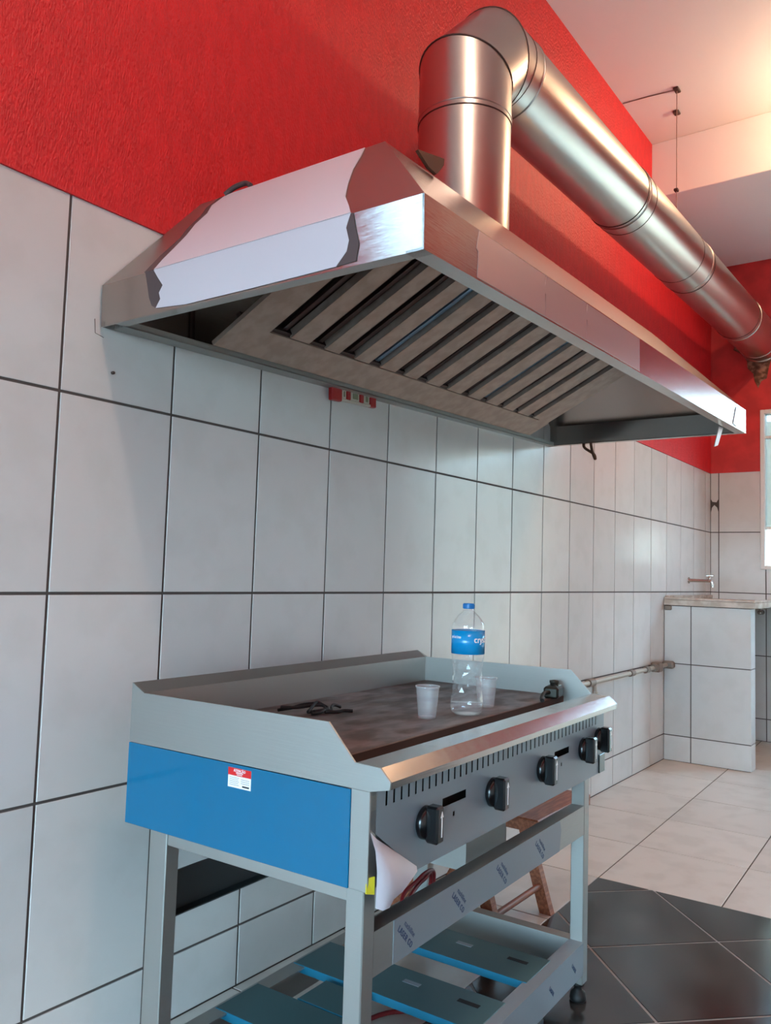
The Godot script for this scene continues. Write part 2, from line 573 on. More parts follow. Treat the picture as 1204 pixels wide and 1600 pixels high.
	put(fl, "dark_bedding", st, M.dark_grout)
	var s2 := 0.435
	var e1 := Vector2(1, 1).normalized(); var e2 := Vector2(1, -1).normalized()
	var D0 := Vector2((2.795 + 0.83) / 2.0, (2.795 - 0.83) / 2.0)
	var near_dark := Geometry2D.intersect_polygons(dk[0], rect(-2.6, 0.0, 2.3, ZR))
	for i in range(-12, 12):
		for j in range(-12, 12):
			var a := D0 + e1 * (i * s2 + 0.004) + e2 * (j * s2 + 0.004)
			var b := D0 + e1 * ((i + 1) * s2 - 0.004) + e2 * (j * s2 + 0.004)
			var c := D0 + e1 * ((i + 1) * s2 - 0.004) + e2 * ((j + 1) * s2 - 0.004)
			var d := D0 + e1 * (i * s2 + 0.004) + e2 * ((j + 1) * s2 - 0.004)
			for p in Geometry2D.intersect_polygons(PackedVector2Array([a, b, c, d]), near_dark[0]):
				st = newst()
				tile_prism(st, p, Vector3(0, -0.0017, 0), X, Z, Y * 0.0017, 0.001)
				put(fl, "dark_tile", st, M["dark%d" % rng.randi_range(0, 2)])
	# --- windows
	build_window("window_1", w1, "narrow white framed window beside the corner in the red end wall")
	build_window("window_2", w3, "small high white framed window in the red part of the long tiled wall", true)
	var dr := struct("door_1", "open doorway with a white frame in the end wall, past the narrow window", "door", Vector3(XF, 0, 0))
	for b in [[w2.position.x, 0.0, w2.position.x + 0.04, w2.end.y], [w2.end.x - 0.04, 0.0, w2.end.x, w2.end.y], [w2.position.x + 0.04, w2.end.y - 0.04, w2.end.x - 0.04, w2.end.y]]:
		st = newst()
		bbox(st, Vector3(-0.012, b[1], b[0]), Vector3(0.18, b[3], b[2]), 0.003)
		put(dr, "door_jamb", st, M.frame_white)
	var yd := struct("added_yard_wall", "added wall outside the end door, cutting and warming the daylight", "wall")  # unseen, added to block sky and warm light through the doorway
	st = newst()
	bbox(st, Vector3(7.6, -0.3, -3.0), Vector3(7.8, 2.75, 9.0))
	put(yd, "render", st, M.bounce_render)
	var yg := struct("ground", "added ground outside the end door, tinted to warm the bounced light", "ground")  # unseen yard ground, coloured for a warm bounce
	st = newst()
	bbox(st, Vector3(XF + 0.21, -0.3, -3.0), Vector3(7.6, -0.02, 9.0))
	put(yg, "paving", st, M.bounce_paving)
	# pavement outside the opening and a lane outside the end wall
	var pv := struct("ground", "grey pavement outside the shop front", "ground")
	st = newst()
	bbox(st, Vector3(XB - 12, -0.3, -6), Vector3(XB - 2.0, -0.02, ZR + 6))
	put(pv, "paving", st, M.asphalt)

func build_window(n: String, w: Rect2, label: String, on_left := false) -> void:
	var o := struct(n, label, "window", Vector3(XF, 0, 0))
	if on_left:
		o.transform = Transform3D(Basis(Vector3(0, 0, -1), Vector3.UP, Vector3(1, 0, 0)), Vector3.ZERO)
	var f := 0.03
	var z0 := w.position.x; var z1 := w.end.x; var y0 := w.position.y; var y1 := w.end.y
	var st := newst()
	for b in [[z0, y0, z0 + f, y1], [z1 - f, y0, z1, y1], [z0 + f, y0, z1 - f, y0 + f], [z0 + f, y1 - f, z1 - f, y1]]:
		bbox(st, Vector3(-0.012, b[1], b[0]), Vector3(0.09, b[3], b[2]), 0.003)
	put(o, "frame", st, M.frame_white)
	var bars := [y0 + (y1 - y0) * 0.258, y0 + (y1 - y0) * 0.828]
	for y in bars:
		st = newst()
		bbox(st, Vector3(0.02, y - 0.01, z0 + f), Vector3(0.05, y + 0.01, z1 - f), 0.002)
		put(o, "glazing_bar", st, M.frame_white)
	st = newst()
	bbox(st, Vector3(0.033, bars[0] + 0.01, z0 + f), Vector3(0.037, bars[1] - 0.01, z1 - f))
	put(o, "pane", st, M.glass_grey if n == "window_1" else M.glass_clear)
	st = newst()
	bbox(st, Vector3(0.033, bars[1] + 0.01, z0 + f), Vector3(0.037, y1 - f, z1 - f))
	put(o, "pane", st, M.glass_grey if n == "window_1" else M.glass_clear)
	st = newst()
	bbox(st, Vector3(0.033, y0 + f, z0 + f), Vector3(0.037, bars[0] - 0.01, z1 - f))
	put(o, "pane", st, M.glass_clear)

func ceiling_lamp(at: Vector3, label: String, energy: float, col: Color) -> void:
	var o := thing("ceiling_lamp", label, "lamp", at)
	var st := newst()
	lathe(st, [Vector2(0.0, YC - at.y - 0.02), Vector2(0.05, YC - at.y - 0.02), Vector2(0.05, YC - at.y), Vector2(0.0, YC - at.y)], 20)
	put(o, "ceiling_rose", st, M.white)
	st = newst()
	lathe(st, [Vector2(0.012, 0.06), Vector2(0.02, 0.06), Vector2(0.02, YC - at.y - 0.02), Vector2(0.012, YC - at.y - 0.02)], 16)
	put(o, "lamp_holder", st, M.white)
	st = newst()
	var pr := []
	for k in 13:
		var a := -PI / 2 + PI * k / 12.0 * 0.93
		pr.append(Vector2(maxf(0.0, cos(a) * 0.045), sin(a) * 0.045))
	pr.append(Vector2(0.016, 0.06))
	lathe(st, pr, 24)
	put(o, "bulb", st, M.bulb)
	var l := OmniLight3D.new()
	l.name = "bulb_light"
	l.light_color = col
	l.light_energy = energy
	l.light_size = 0.045
	l.omni_range = 14.0
	l.omni_attenuation = 2.0
	l.shadow_enabled = true
	o.add_child(l)

# ------------------------------------------------------------------ hood
const HL := 2.544; const HD := 0.909; const HS := 0.10; const HR := 0.406; const HX := 0.30; const HZ := 0.608

func build_hood() -> void:
	var B := Basis(Vector3.UP, 0.00959) * Basis(Vector3.BACK, 0.03026)
	var o := thing("extractor_hood", "long stainless steel extractor hood mounted on the wall above the griddle", "hood", Vector3(0.092, 1.713, 0.008), B)
	var t := 0.004
	var fl := 0.038
	# skirt, each side with its return flange
	var st := newst()
	bbox(st, Vector3(0, 0, 0.0), Vector3(t, HS, HD))
	bbox(st, Vector3(t, 0, 0.0), Vector3(fl * 0.8, t, HD))
	put(o, "side_skirt", st, M.steel)
	st = newst()
	bbox(st, Vector3(0, 0, HD - t), Vector3(HL, HS, HD))
	bbox(st, Vector3(0, 0, HD - fl), Vector3(HL, t, HD - t))
	put(o, "front_skirt", st, M.steel)
	st = newst()
	bbox(st, Vector3(HL - t, 0, 0.0), Vector3(HL, HS, HD))
	bbox(st, Vector3(HL - fl, 0, 0.0), Vector3(HL - t, t, HD - fl))
	bbox(st, Vector3(HL - fl, 0, 0.0), Vector3(HL - fl + t, 0.018, HD - fl))
	put(o, "side_skirt", st, M.steel)
	st = newst()
	bbox(st, Vector3(t, 0, 0), Vector3(HL - t, t, 0.05))
	bbox(st, Vector3(t, 0, 0.046), Vector3(HL - t, 0.016, 0.05))
	put(o, "back_flange", st, M.steel_soft)
	# roof
	var A := Vector3(0, HS, 0); var Bf := Vector3(0, HS, HD); var C := Vector3(HL, HS, HD); var D := Vector3(HL, HS, 0)
	var a := Vector3(HX, HR, 0); var b := Vector3(HX, HR, HZ); var c := Vector3(HL - HX, HR, HZ); var d := Vector3(HL - HX, HR, 0)
	st = newst(); plate(st, A, Bf, b, a, Vector3(0.004, -0.004, 0)); put(o, "end_slope", st, M.steel_mid)
	st = newst(); plate(st, Bf, C, c, b, Vector3(0, -0.004, -0.004)); put(o, "front_slope", st, M.steel)
	st = newst(); plate(st, C, D, d, c, Vector3(-0.004, -0.004, 0)); put(o, "end_slope", st, M.steel)
	st = newst(); plate(st, a, b, c, d, Vector3(0, -t, 0)); put(o, "roof_top", st, M.steel)
	st = newst()
	prism(st, PackedVector2Array([Vector2(t, t), Vector2(HL - t, t), Vector2(HL - t, HS), Vector2(HL - HX, HR - t), Vector2(HX, HR - t), Vector2(t, HS)]), Vector3(0, 0, 0.0), Vector3.RIGHT, Vector3.UP, Vector3(0, 0, 0.003))
	put(o, "back_panel", st, M.steel)
	st = newst()
	bbox(st, Vector3(0.27, 0.01, 0.003), Vector3(0.278, 0.30, 0.012))
	put(o, "back_strip", st, M.filter_dark)  # narrow dark vertical strip on the back panel
	# white protective film over the left end, torn along its edges
	st = newst()
	var e := 0.0015
	prism(st, PackedVector2Array([Vector2(0.20, 0.012), Vector2(0.215, 0.03), Vector2(0.21, 0.045), Vector2(0.222, 0.06), Vector2(0.205, 0.08), Vector2(0.19, 0.10), Vector2(0.748, 0.10), Vector2(0.738, 0.075), Vector2(0.745, 0.05), Vector2(0.74, 0.03), Vector2(0.715, 0.006), Vector2(0.50, 0.004), Vector2(0.30, 0.004)]), Vector3(-e, 0, 0), Vector3.BACK, Vector3.UP, Vector3(-0.001, 0, 0))
	put(o, "protective_film", st, M.film_white, "white protective film on the end skirt")
	st = newst()
	var sl := Vector3(HX, HR - HS, 0)
	var sn := Vector3(-sl.y, sl.x, 0).normalized() * 0.0015
	prism(st, PackedVector2Array([Vector2(0.19, 0.0), Vector2(0.175, 0.12), Vector2(0.165, 0.25), Vector2(0.15, 0.42), Vector2(0.125, 0.58), Vector2(0.12, 0.72), Vector2(0.09, 0.86), Vector2(0.10, 0.985), Vector2(0.13, 0.99), Vector2(0.20, 0.985), Vector2(0.30, 0.99), Vector2(0.555, 0.985), Vector2(0.575, 0.85), Vector2(0.60, 0.65), Vector2(0.635, 0.45), Vector2(0.675, 0.25), Vector2(0.72, 0.10), Vector2(0.748, 0.0)]), Vector3(0, HS, 0) + sn, Vector3.BACK, sl, sn)
	put(o, "protective_film", st, M.film_white, "white protective film on the sloping end")
	st = newst()
	prism(st, PackedVector2Array([Vector2(0.185, 0.02), Vector2(0.20, 0.012), Vector2(0.215, 0.03), Vector2(0.21, 0.045), Vector2(0.222, 0.06), Vector2(0.205, 0.08), Vector2(0.19, 0.10), Vector2(0.16, 0.10), Vector2(0.168, 0.07), Vector2(0.175, 0.04)]), Vector3(-0.0005, 0, 0), Vector3.BACK, Vector3.UP, Vector3(-0.0012, 0, 0))
	put(o, "torn_edge", st, M.film_torn, "dark torn edge of the film")
	st = newst()
	prism(st, PackedVector2Array([Vector2(0.748, 0.10), Vector2(0.738, 0.075), Vector2(0.745, 0.05), Vector2(0.74, 0.03), Vector2(0.715, 0.006), Vector2(0.762, 0.008), Vector2(0.768, 0.04), Vector2(0.76, 0.07), Vector2(0.754, 0.10)]), Vector3(-0.0005, 0, 0), Vector3.BACK, Vector3.UP, Vector3(-0.0012, 0, 0))
	put(o, "torn_edge", st, M.film_torn, "dark torn edge of the film")
	st = newst()
	prism(st, PackedVector2Array([Vector2(0.19, 0.0), Vector2(0.175, 0.12), Vector2(0.165, 0.25), Vector2(0.15, 0.42), Vector2(0.125, 0.58), Vector2(0.12, 0.72), Vector2(0.09, 0.86), Vector2(0.10, 0.985), Vector2(0.075, 0.985), Vector2(0.07, 0.86), Vector2(0.095, 0.72), Vector2(0.105, 0.55), Vector2(0.13, 0.40), Vector2(0.135, 0.2), Vector2(0.155, 0.0)]), Vector3(0, HS, 0) + sn * 0.6, Vector3.BACK, sl, sn * 0.8)
	put(o, "torn_edge", st, M.film_torn, "dark torn edge of the film")
	st = newst()
	tube(st, spline([Vector3(0.292, 0.404, 0.10), Vector3(0.300, 0.420, 0.125), Vector3(0.306, 0.425, 0.16), Vector3(0.300, 0.410, 0.185)]), 0.007, 6)
	put(o, "film_curl", st, M.film_torn, "curled scrap of film at the top edge")
	# pinkish film along the front skirt
	for f in [[0.19, 0.50], [0.501, 0.745], [0.746, 1.15]]:
		st = newst()
		prism(st, PackedVector2Array([Vector2(f[0], 0.004), Vector2(f[1], 0.004), Vector2(f[1], 0.097), Vector2(f[0] + 0.006, 0.097), Vector2(f[0] - 0.004, 0.06), Vector2(f[0] + 0.003, 0.055)]), Vector3(0, 0, HD), Vector3.RIGHT, Vector3.UP, Vector3(0, 0, 0.0012))
		put(o, "front_film", st, M.film_pink, "dull film left on the front skirt")
	# hanging scraps of film and tape at the far end
	st = newst()
	tube(st, spline([Vector3(HL - 0.01, 0.0, 0.19), Vector3(HL - 0.02, -0.02, 0.2), Vector3(HL - 0.01, -0.05, 0.24), Vector3(HL - 0.02, -0.075, 0.25), Vector3(HL - 0.015, -0.04, 0.235), Vector3(HL - 0.01, 0.0, 0.225)]), 0.007, 6)
	put(o, "tape_scrap", st, M.card)
	st = newst()
	plate(st, Vector3(2.30, 0.002, 0.855), Vector3(2.345, 0.002, 0.86), Vector3(2.30, -0.075, 0.85), Vector3(2.26, -0.085, 0.845), Vector3(0, 0.0, 0.003))
	put(o, "tape_scrap", st, M.film_pink)
	st = newst()
	plate(st, Vector3(2.30, 0.01, HD + 0.001), Vector3(2.36, 0.004, HD + 0.001), Vector3(2.40, 0.09, HD + 0.001), Vector3(2.355, 0.085, HD + 0.001), Vector3(0, 0, 0.002))
	put(o, "tape_scrap", st, M.film_pink)
	# filter bank: sloping plane y = 0.01 + (z - 0.075) / 2
	var V := Vector3(0, 0.5, 1.0)     # per metre of z
	var N := Vector3(0, 1.0, -0.5).normalized()
	var O := Vector3(0, 0.01 - 0.075 * 0.5, 0)
	st = newst()
	prism(st, rect(0.288, 0.072, 2.19, 0.164), O, Vector3.RIGHT, V, N * 0.012)
	put(o, "gutter_board", st, M.filter)
	st = newst()
	prism(st, rect(0.29, 0.164, 2.085, 0.176), O + N * 0.006, Vector3.RIGHT, V, N * 0.02)
	put(o, "filter_rail", st, M.filter_dark)
	for s in [[0.288, 0.403], [2.085, 2.178]]:
		st = newst()
		prism(st, rect(s[0], 0.164, s[1], 0.685), O, Vector3.RIGHT, V, N * 0.012)
		bbox(st, Vector3(s[0] + 0.004, 0.14, 0.2), Vector3(s[0] + 0.008, 0.20, 0.3))
		put(o, "filter_frame", st, M.filter)
	var gaps := [0.403, 0.558, 0.694, 0.841, 0.984, 1.112, 1.258, 1.407, 1.551, 1.692, 1.828, 1.974, 2.085]
	var gw := [0.078, 0.07, 0.075, 0.06, 0.052, 0.062, 0.055, 0.055, 0.05, 0.048, 0.046, 0.05]
	for k in 12:
		var x0: float = gaps[k] + gw[k]; var x1: float = gaps[k + 1]
		st = newst()
		prism(st, rect(x0, 0.168, x1, 0.67), O, Vector3.RIGHT, V, N * 0.002)
		prism(st, rect(x0, 0.168, x0 + 0.002, 0.67), O, Vector3.RIGHT, V, N * 0.022)
		prism(st, rect(x1 - 0.002, 0.168, x1, 0.67), O, Vector3.RIGHT, V, N * 0.022)
		put(o, "slat", st, M.filter)
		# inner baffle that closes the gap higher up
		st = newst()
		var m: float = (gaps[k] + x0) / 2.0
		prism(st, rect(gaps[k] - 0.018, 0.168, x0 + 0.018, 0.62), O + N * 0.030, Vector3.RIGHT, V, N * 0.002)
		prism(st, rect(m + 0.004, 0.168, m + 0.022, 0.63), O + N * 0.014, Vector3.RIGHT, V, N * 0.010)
		put(o, "baffle", st, M.steel_blue if k in [3, 8] else M.filter_dark)  # gap shade, and a bluish reflection on two, painted into baffle colours
	# scraps lying on the roof
	var cs := thing("cardboard_scrap", "small brown cardboard scrap on the hood roof left of the upright duct", "scrap", Vector3(0.092, 1.713, 0.008) + B * Vector3(0.47, HR - 0.004, 0.625), B)
	st = newst()
	prism(st, PackedVector2Array([Vector2(-0.06, 0.026), Vector2(0.06, 0.052), Vector2(0.058, 0.035), Vector2(0.04, 0.014), Vector2(0.025, 0.0), Vector2(-0.01, 0.003)]), Vector3.ZERO, Vector3.RIGHT, Vector3.UP, Vector3(0.003, 0, -0.010))
	put(cs, "card", st, M.card)

# ------------------------------------------------------------------ duct
func ring_at(cen: Vector3, u: Vector3, v: Vector3, r: float, n := 48) -> Array:
	var out := []
	for k in n:
		var a := TAU * k / n
		out.append(cen + u * cos(a) * r + v * sin(a) * r)
	return out

func bead(o: Node3D, cen: Vector3, u: Vector3, v: Vector3, r: float, m: Material, w := 0.004) -> void:
	var st := newst()
	var pts := ring_at(cen, u, v, r)
	pts.append(pts[0]); pts.append(pts[1])
	tube(st, pts, w, 6, false)
	put(o, "joint_ring", st, m)

func build_duct() -> void:
	var r := 0.15
	var P := Vector3(1.16, 2.154, 0.356)
	var o := thing("exhaust_duct", "shiny galvanized round duct rising from the hood and running to the end wall", "duct")
	var a := 0.14
	var y1 := 2.905 - a
	var x2 := 1.16 + a
	var c1 := Vector3(1.16, y1, 0.356); var c2 := Vector3(x2, 2.905, 0.357)
	var E := Vector3(XF - 0.004, 2.995, 0.372)
	var dirh := (E - c2).normalized()
	var u1 := Vector3.RIGHT; var v := Vector3.BACK
	var k := tan(PI / 8)
	var mu1 := Vector3(1, -k, 0)      # mitre axis at the top of the upright pipe
	var mu2 := Vector3(k, -1, 0)
	var uh := Vector3(0, -1, 0)
	var st := newst()
	smooth(st)
	skin(st, [ring_at(P, u1, v, r), ring_at(Vector3(1.16, 2.60, 0.356), u1, v, r)], [P, Vector3(1.16, 2.60, 0.356)])
	put(o, "upright_pipe", st, M.galv)
	st = newst()
	smooth(st)
	skin(st, [ring_at(Vector3(1.16, 2.60, 0.356), u1, v, r * 1.006), ring_at(c1, mu1, v, r * 1.006)], [Vector3(1.16, 2.6, 0.356), c1])
	put(o, "upright_collar", st, M.galv)
	st = newst()
	smooth(st)
	skin(st, [ring_at(c1, mu1, v, r * 1.012), ring_at(c2, mu2, v, r * 1.012)], [c1, c2])
	put(o, "elbow_gore", st, M.galv)
	var vh := dirh.cross(uh).normalized()
	uh = vh.cross(dirh).normalized() * -1.0
	if uh.y > 0: uh = -uh
	vh = Vector3(0, 0, 1)
	var stops := [1.435, 2.56, 3.62, 4.86]
	var prev := c2
	var ring := ring_at(c2, mu2, vh, r * 1.004)
	for i in stops.size() + 1:
		var x: float = stops[i] if i < stops.size() else E.x
		var cen: Vector3 = c2 + (E - c2) * ((x - c2.x) / (E.x - c2.x))
		var rr := r * (1.004 if i % 2 == 0 else 0.998)
		var nxt := ring_at(cen, uh, vh, rr)
		if i > 0: ring = ring_at(prev, uh, vh, rr)
		st = newst()
		smooth(st)
		skin(st, [ring, nxt], [prev, cen])
		put(o, "level_pipe", st, M.galv)
		prev = cen
	# joints
	bead(o, Vector3(1.16, 2.60, 0.356), u1, v, r * 1.004, M.seam, 0.0022)
	bead(o, Vector3(1.16, 2.618, 0.356), u1, v, r * 1.006, M.galv, 0.003)
	bead(o, c1, mu1, v, r * 1.012, M.seam, 0.0028)
	bead(o, c2, mu2, v, r * 1.012, M.seam, 0.0028)
	for q in [[1.37, 1], [1.435, 0], [2.53, 1], [2.56, 0], [2.64, 1], [3.44, 1], [3.62, 0], [3.66, 1], [4.80, 1], [4.86, 0], [5.44, 0]]:
		var cen: Vector3 = c2 + (E - c2) * ((q[0] - c2.x) / (E.x - c2.x))
		bead(o, cen, uh, vh, r * 1.003, M.seam if q[1] == 1 else M.galv, 0.0022 if q[1] == 1 else 0.0045)
	st = newst()
	var fr := ring_at(E - Vector3(0.012, 0, 0), uh, vh, r * 1.07)
	smooth(st)
	skin(st, [ring_at(E - Vector3(0.018, 0, 0), uh, vh, r), fr, ring_at(E, uh, vh, r * 1.07)], [E - Vector3(0.03, 0, 0), E - Vector3(0.01, 0, 0), E])
	put(o, "wall_collar", st, M.galv)
	# hanger wire from the ceiling to the back of the level pipe
	var h := thing("duct_hanger", "thin wire hanging from the ceiling to the level duct", "wire", Vector3(3.587, YC, 0.32))
	st = newst()
	tube(st, [Vector3(0, 0, 0), Vector3(0, -0.5, 0.0), Vector3(0, -0.90, 0.0)], 0.0025, 6)
	put(h, "wire", st, M.wire)
	st = newst()
	bbox(st, Vector3(-0.03, -0.012, -0.015), Vector3(0.03, 0, 0.015), 0.003)
	put(h, "anchor_plate", st, M.seam)
	st = newst()
	bbox(st, Vector3(-0.018, -0.615, -0.012), Vector3(0.012, -0.60, 0.012), 0.003)
	put(h, "wire_clamp", st, M.seam)
	var cw := thing("ceiling_wire", "thin wire stretched along the ceiling from the duct hanger towards the red wall", "wire", Vector3(3.587, YC - 0.004, 0.32))
	st = newst()
	tube(st, [Vector3(0, 0, 0), Vector3(-0.02, 0, -0.16), Vector3(-0.03, 0.0, -0.31)], 0.003, 6)
	put(cw, "wire", st, M.wire)
	var ch := thing("ceiling_hook", "small metal hook screwed to the ceiling beside the duct hanger", "hook", Vector3(3.82, YC, 0.25))
	st = newst()
	bbox(st, Vector3(-0.025, -0.014, -0.018), Vector3(0.025, 0, 0.018), 0.004)
	put(ch, "hook_plate", st, M.seam)

# ------------------------------------------------------------------ griddle
const GL := 1.163; const GD := 0.632
const GB := 0.604; const GT := 0.776; const PY := 0.803

func knob(o: Node3D, u: float, y: float, turn: float) -> void:
	var k := Node3D.new()
	k.name = "knob"
	o.add_child(k, true)
	k.position = Vector3(u, y, 0.0)
	var T := Transform3D(Basis(Vector3.RIGHT, PI / 2), Vector3.ZERO)
	var st := newst()
	lathe(st, [Vector2(0, 0), Vector2(0.026, 0), Vector2(0.031, 0.004), Vector2(0.031, 0.012), Vector2(0.027, 0.017), Vector2(0.0, 0.018)], 32, T)
	put(k, "dial", st, M.knob)
	st = newst()
	bbox(st, Vector3(-0.013, -0.034, 0.012), Vector3(0.013, 0.034, 0.040), 0.004, Transform3D(Basis(Vector3.BACK, turn), Vector3.ZERO))
	put(k, "grip", st, M.knob)
	st = newst()
	var R := Basis(Vector3.BACK, turn)
	prism(st, PackedVector2Array([Vector2(-0.0018, -0.022), Vector2(0.0018, -0.022), Vector2(0.0018, 0.014), Vector2(0.005, 0.014), Vector2(0.0, 0.025), Vector2(-0.005, 0.014), Vector2(-0.0018, 0.014)]), R * Vector3(0.003, 0, 0.04), R * Vector3.RIGHT, R * Vector3.UP, Vector3(0, 0, 0.0006))
	put(k, "pointer", st, M.white, "white pointer arrow")

func build_griddle() -> Node3D:
	var o := thing("griddle", "stainless flat-top gas griddle with a blue side panel on square legs", "griddle", Vector3(0.109, 0, 0.832), Basis(Vector3.UP, 0.030))
	var st := newst()
	var X := Vector3.RIGHT; var Y := Vector3.UP; var Z := Vector3.BACK
	# legs with feet
	for lg in [[0.0, -0.046, -0.008], [1.050, -0.046, -0.008], [0.0, -0.556, -0.504], [1.050, -0.556, -0.504]]:
		var L := Node3D.new()
		L.name = "leg"
		o.add_child(L, true)
		st = newst()
		bbox(st, Vector3(lg[0], 0.048, lg[1]), Vector3(lg[0] + 0.036, GB + 0.02, lg[2]), 0.002)
		put(L, "post", st, M.steel_soft)
		st = newst()
		lathe(st, [Vector2(0.0, 0.0), Vector2(0.021, 0.0), Vector2(0.023, 0.006), Vector2(0.020, 0.022), Vector2(0.011, 0.028), Vector2(0.011, 0.036), Vector2(0.018, 0.042), Vector2(0.019, 0.050), Vector2(0.0, 0.050)], 24, Transform3D(Basis.IDENTITY, Vector3(lg[0] + 0.018, 0, (lg[1] + lg[2]) / 2)))
		put(L, "foot", st, M.rubber, "black adjustable foot")
	# blue left panel and its corner post, left top rail below it
	st = newst()
	bbox(st, Vector3(-0.004, GB, -GD), Vector3(0.012, GT - 0.004, -0.040), 0.001)
	put(o, "side_panel", st, M.blue, "glossy blue side panel")
	st = newst()
	bbox(st, Vector3(-0.002, GB, -0.040), Vector3(0.02, GT - 0.002, 0.0), 0.001)
	put(o, "corner_post", st, M.steel_soft)
	st = newst()
	bbox(st, Vector3(0.003, GB - 0.024, -0.504), Vector3(0.03, GB, -0.046), 0.001)
	put(o, "side_rail", st, M.steel_soft)
	st = newst()
	bbox(st, Vector3(GL - 0.012, GB, -GD), Vector3(GL, GT, -0.004), 0.001)
	put(o, "side_panel", st, M.steel_soft, "plain steel side panel at the far end")
	st = newst()
	bbox(st, Vector3(0.012, GB, -GD), Vector3(GL - 0.012, GT, -GD + 0.004))
	put(o, "back_panel", st, M.steel_soft)
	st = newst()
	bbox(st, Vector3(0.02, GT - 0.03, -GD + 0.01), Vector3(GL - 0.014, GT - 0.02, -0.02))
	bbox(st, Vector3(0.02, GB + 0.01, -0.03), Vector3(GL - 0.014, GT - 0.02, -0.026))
	put(o, "vent_backing", st, M.cavity, "black sheets painting the dark behind the vents")  # near-black sheets paint the shade seen through the vent slots
	# warning label on the blue panel
	var wl := Node3D.new()
	wl.name = "warning_label"
	o.add_child(wl, true)
	wl.transform = Transform3D(Basis(Vector3.UP, -PI / 2), Vector3(-0.0042, 0.729, -0.334))
	wl.set_meta("label", "red and white warning sticker")
	st = newst()
	prism(st, rect(0, 0, 0.06, 0.037), Vector3.ZERO, X, Y, Z * 0.0004)
	put(wl, "sticker", st, M.white)
	st = newst()
	prism(st, rect(0, 0.0225, 0.06, 0.037), Vector3(0, 0, 0.0004), X, Y, Z * 0.0003)
	put(wl, "red_band", st, M.sticker_red)
	lettering(wl, "lettering", "ATENÇÃO", 0.0068, Transform3D(Basis.IDENTITY, Vector3(0.030, 0.0325, 0.0008)), M.white, "Droid Sans", true)
	st = newst()
	for q in [[0.021, 0.0275, 0.039, 0.0292], [0.023, 0.0245, 0.037, 0.0258]]:
		prism(st, rect(q[0], q[1], q[2], q[3]), Vector3(0, 0, 0.0007), X, Y, Z * 0.0003)
	put(wl, "small_print", st, M.white)
	st = newst()
	for q in 5:
		prism(st, rect(0.004, 0.0045 + q * 0.0034, 0.029 - 0.002 * (q % 2), 0.0055 + q * 0.0034), Vector3(0, 0, 0.0004), X, Y, Z * 0.0003)
	for q in 3:
		prism(st, rect(0.034, 0.0095 + q * 0.0036, 0.056, 0.0106 + q * 0.0036), Vector3(0, 0, 0.0004), X, Y, Z * 0.0003)
	put(wl, "small_print", st, M.ink_grey)
	st = newst()
	prism(st, rect(0.038, 0.003, 0.056, 0.0062), Vector3(0, 0, 0.0004), X, Y, Z * 0.0003)
	put(wl, "small_print", st, M.ink)
	# control panel with vent slots and flame windows cut through
	var holes := []
	for k in 44:
		holes.append(Rect2(0.047 + k * 0.0246, 0.740, 0.0068, 0.026))
	for u in [0.249, 0.813]:
		holes.append(Rect2(u, 0.694, 0.097, 0.017))
		holes.append(Rect2(u + 0.043, 0.668, 0.007, 0.009))
	st = newst()
	holed(st, Rect2(0.002, 0.7095, GL + 0.012, GT - 0.7095), holes, Vector3(0, 0, -0.0008), X, Y, Z * 0.0008)
	var lower := []
	for h in holes: lower.append(h)
	holed(st, Rect2(0.16, 0.600, GL + 0.014 - 0.16, 0.1095), lower, Vector3(0, 0, -0.0008), X, Y, Z * 0.0008)
	prism(st, PackedVector2Array([Vector2(0.002, 0.7095), Vector2(0.16, 0.7095), Vector2(0.16, 0.600)]), Vector3(0, 0, -0.0008), X, Y, Z * 0.0008)
	put(o, "control_panel", st, M.film_grey, "control panel still under grey film, with a row of vent slots")
	st = newst()
	prism(st, rect(0.004, 0.602, 0.17, 0.70), Vector3(0, 0, -0.012), X, Y, Z * 0.004)
	put(o, "panel_backing", st, M.steel_soft)
	for q in [[0.176, 0.684, 0.0], [0.458, 0.684, 0.0], [0.728, 0.685, 0.0], [1.003, 0.69, 0.0], [1.122, 0.70, 0.0]]:
		knob(o, q[0], q[1], q[2])
	st = newst()
	bbox(st, Vector3(1.135, 0.601, 0.0), Vector3(1.178, 0.652, 0.004), 0.001)
	put(o, "corner_tape", st, M.knob, "black tape at the panel corner")
	# peeled corner of the panel film, hanging in a fold
	st = newst()
	var F := [[Vector3(0.002, 0.705, 0.001), Vector3(0.02, 0.690, 0.002), Vector3(0.08, 0.654, 0.002), Vector3(0.155, 0.608, 0.002)],
		[Vector3(0.004, 0.675, 0.012), Vector3(0.024, 0.660, 0.020), Vector3(0.075, 0.632, 0.018), Vector3(0.148, 0.602, 0.008)],
		[Vector3(0.008, 0.640, 0.014), Vector3(0.028, 0.632, 0.026), Vector3(0.07, 0.612, 0.020), Vector3(0.12, 0.594, 0.012)],
		[Vector3(0.010, 0.605, 0.012), Vector3(0.026, 0.600, 0.022), Vector3(0.058, 0.592, 0.022), Vector3(0.09, 0.584, 0.014)],
		[Vector3(0.012, 0.578, 0.010), Vector3(0.024, 0.572, 0.016), Vector3(0.042, 0.572, 0.018), Vector3(0.055, 0.578, 0.014)]]
	smooth(st)
	for i in 4:
		for j in 3:
			quad(st, F[i][j], F[i][j + 1], F[i + 1][j + 1], F[i + 1][j], Z)
			quad(st, F[i][j] - Z * 0.001, F[i][j + 1] - Z * 0.001, F[i + 1][j + 1] - Z * 0.001, F[i + 1][j] - Z * 0.001, -Z)
	put(o, "peeled_film", st, M.film_white, "white film peeled down at the panel corner")
	st = newst()
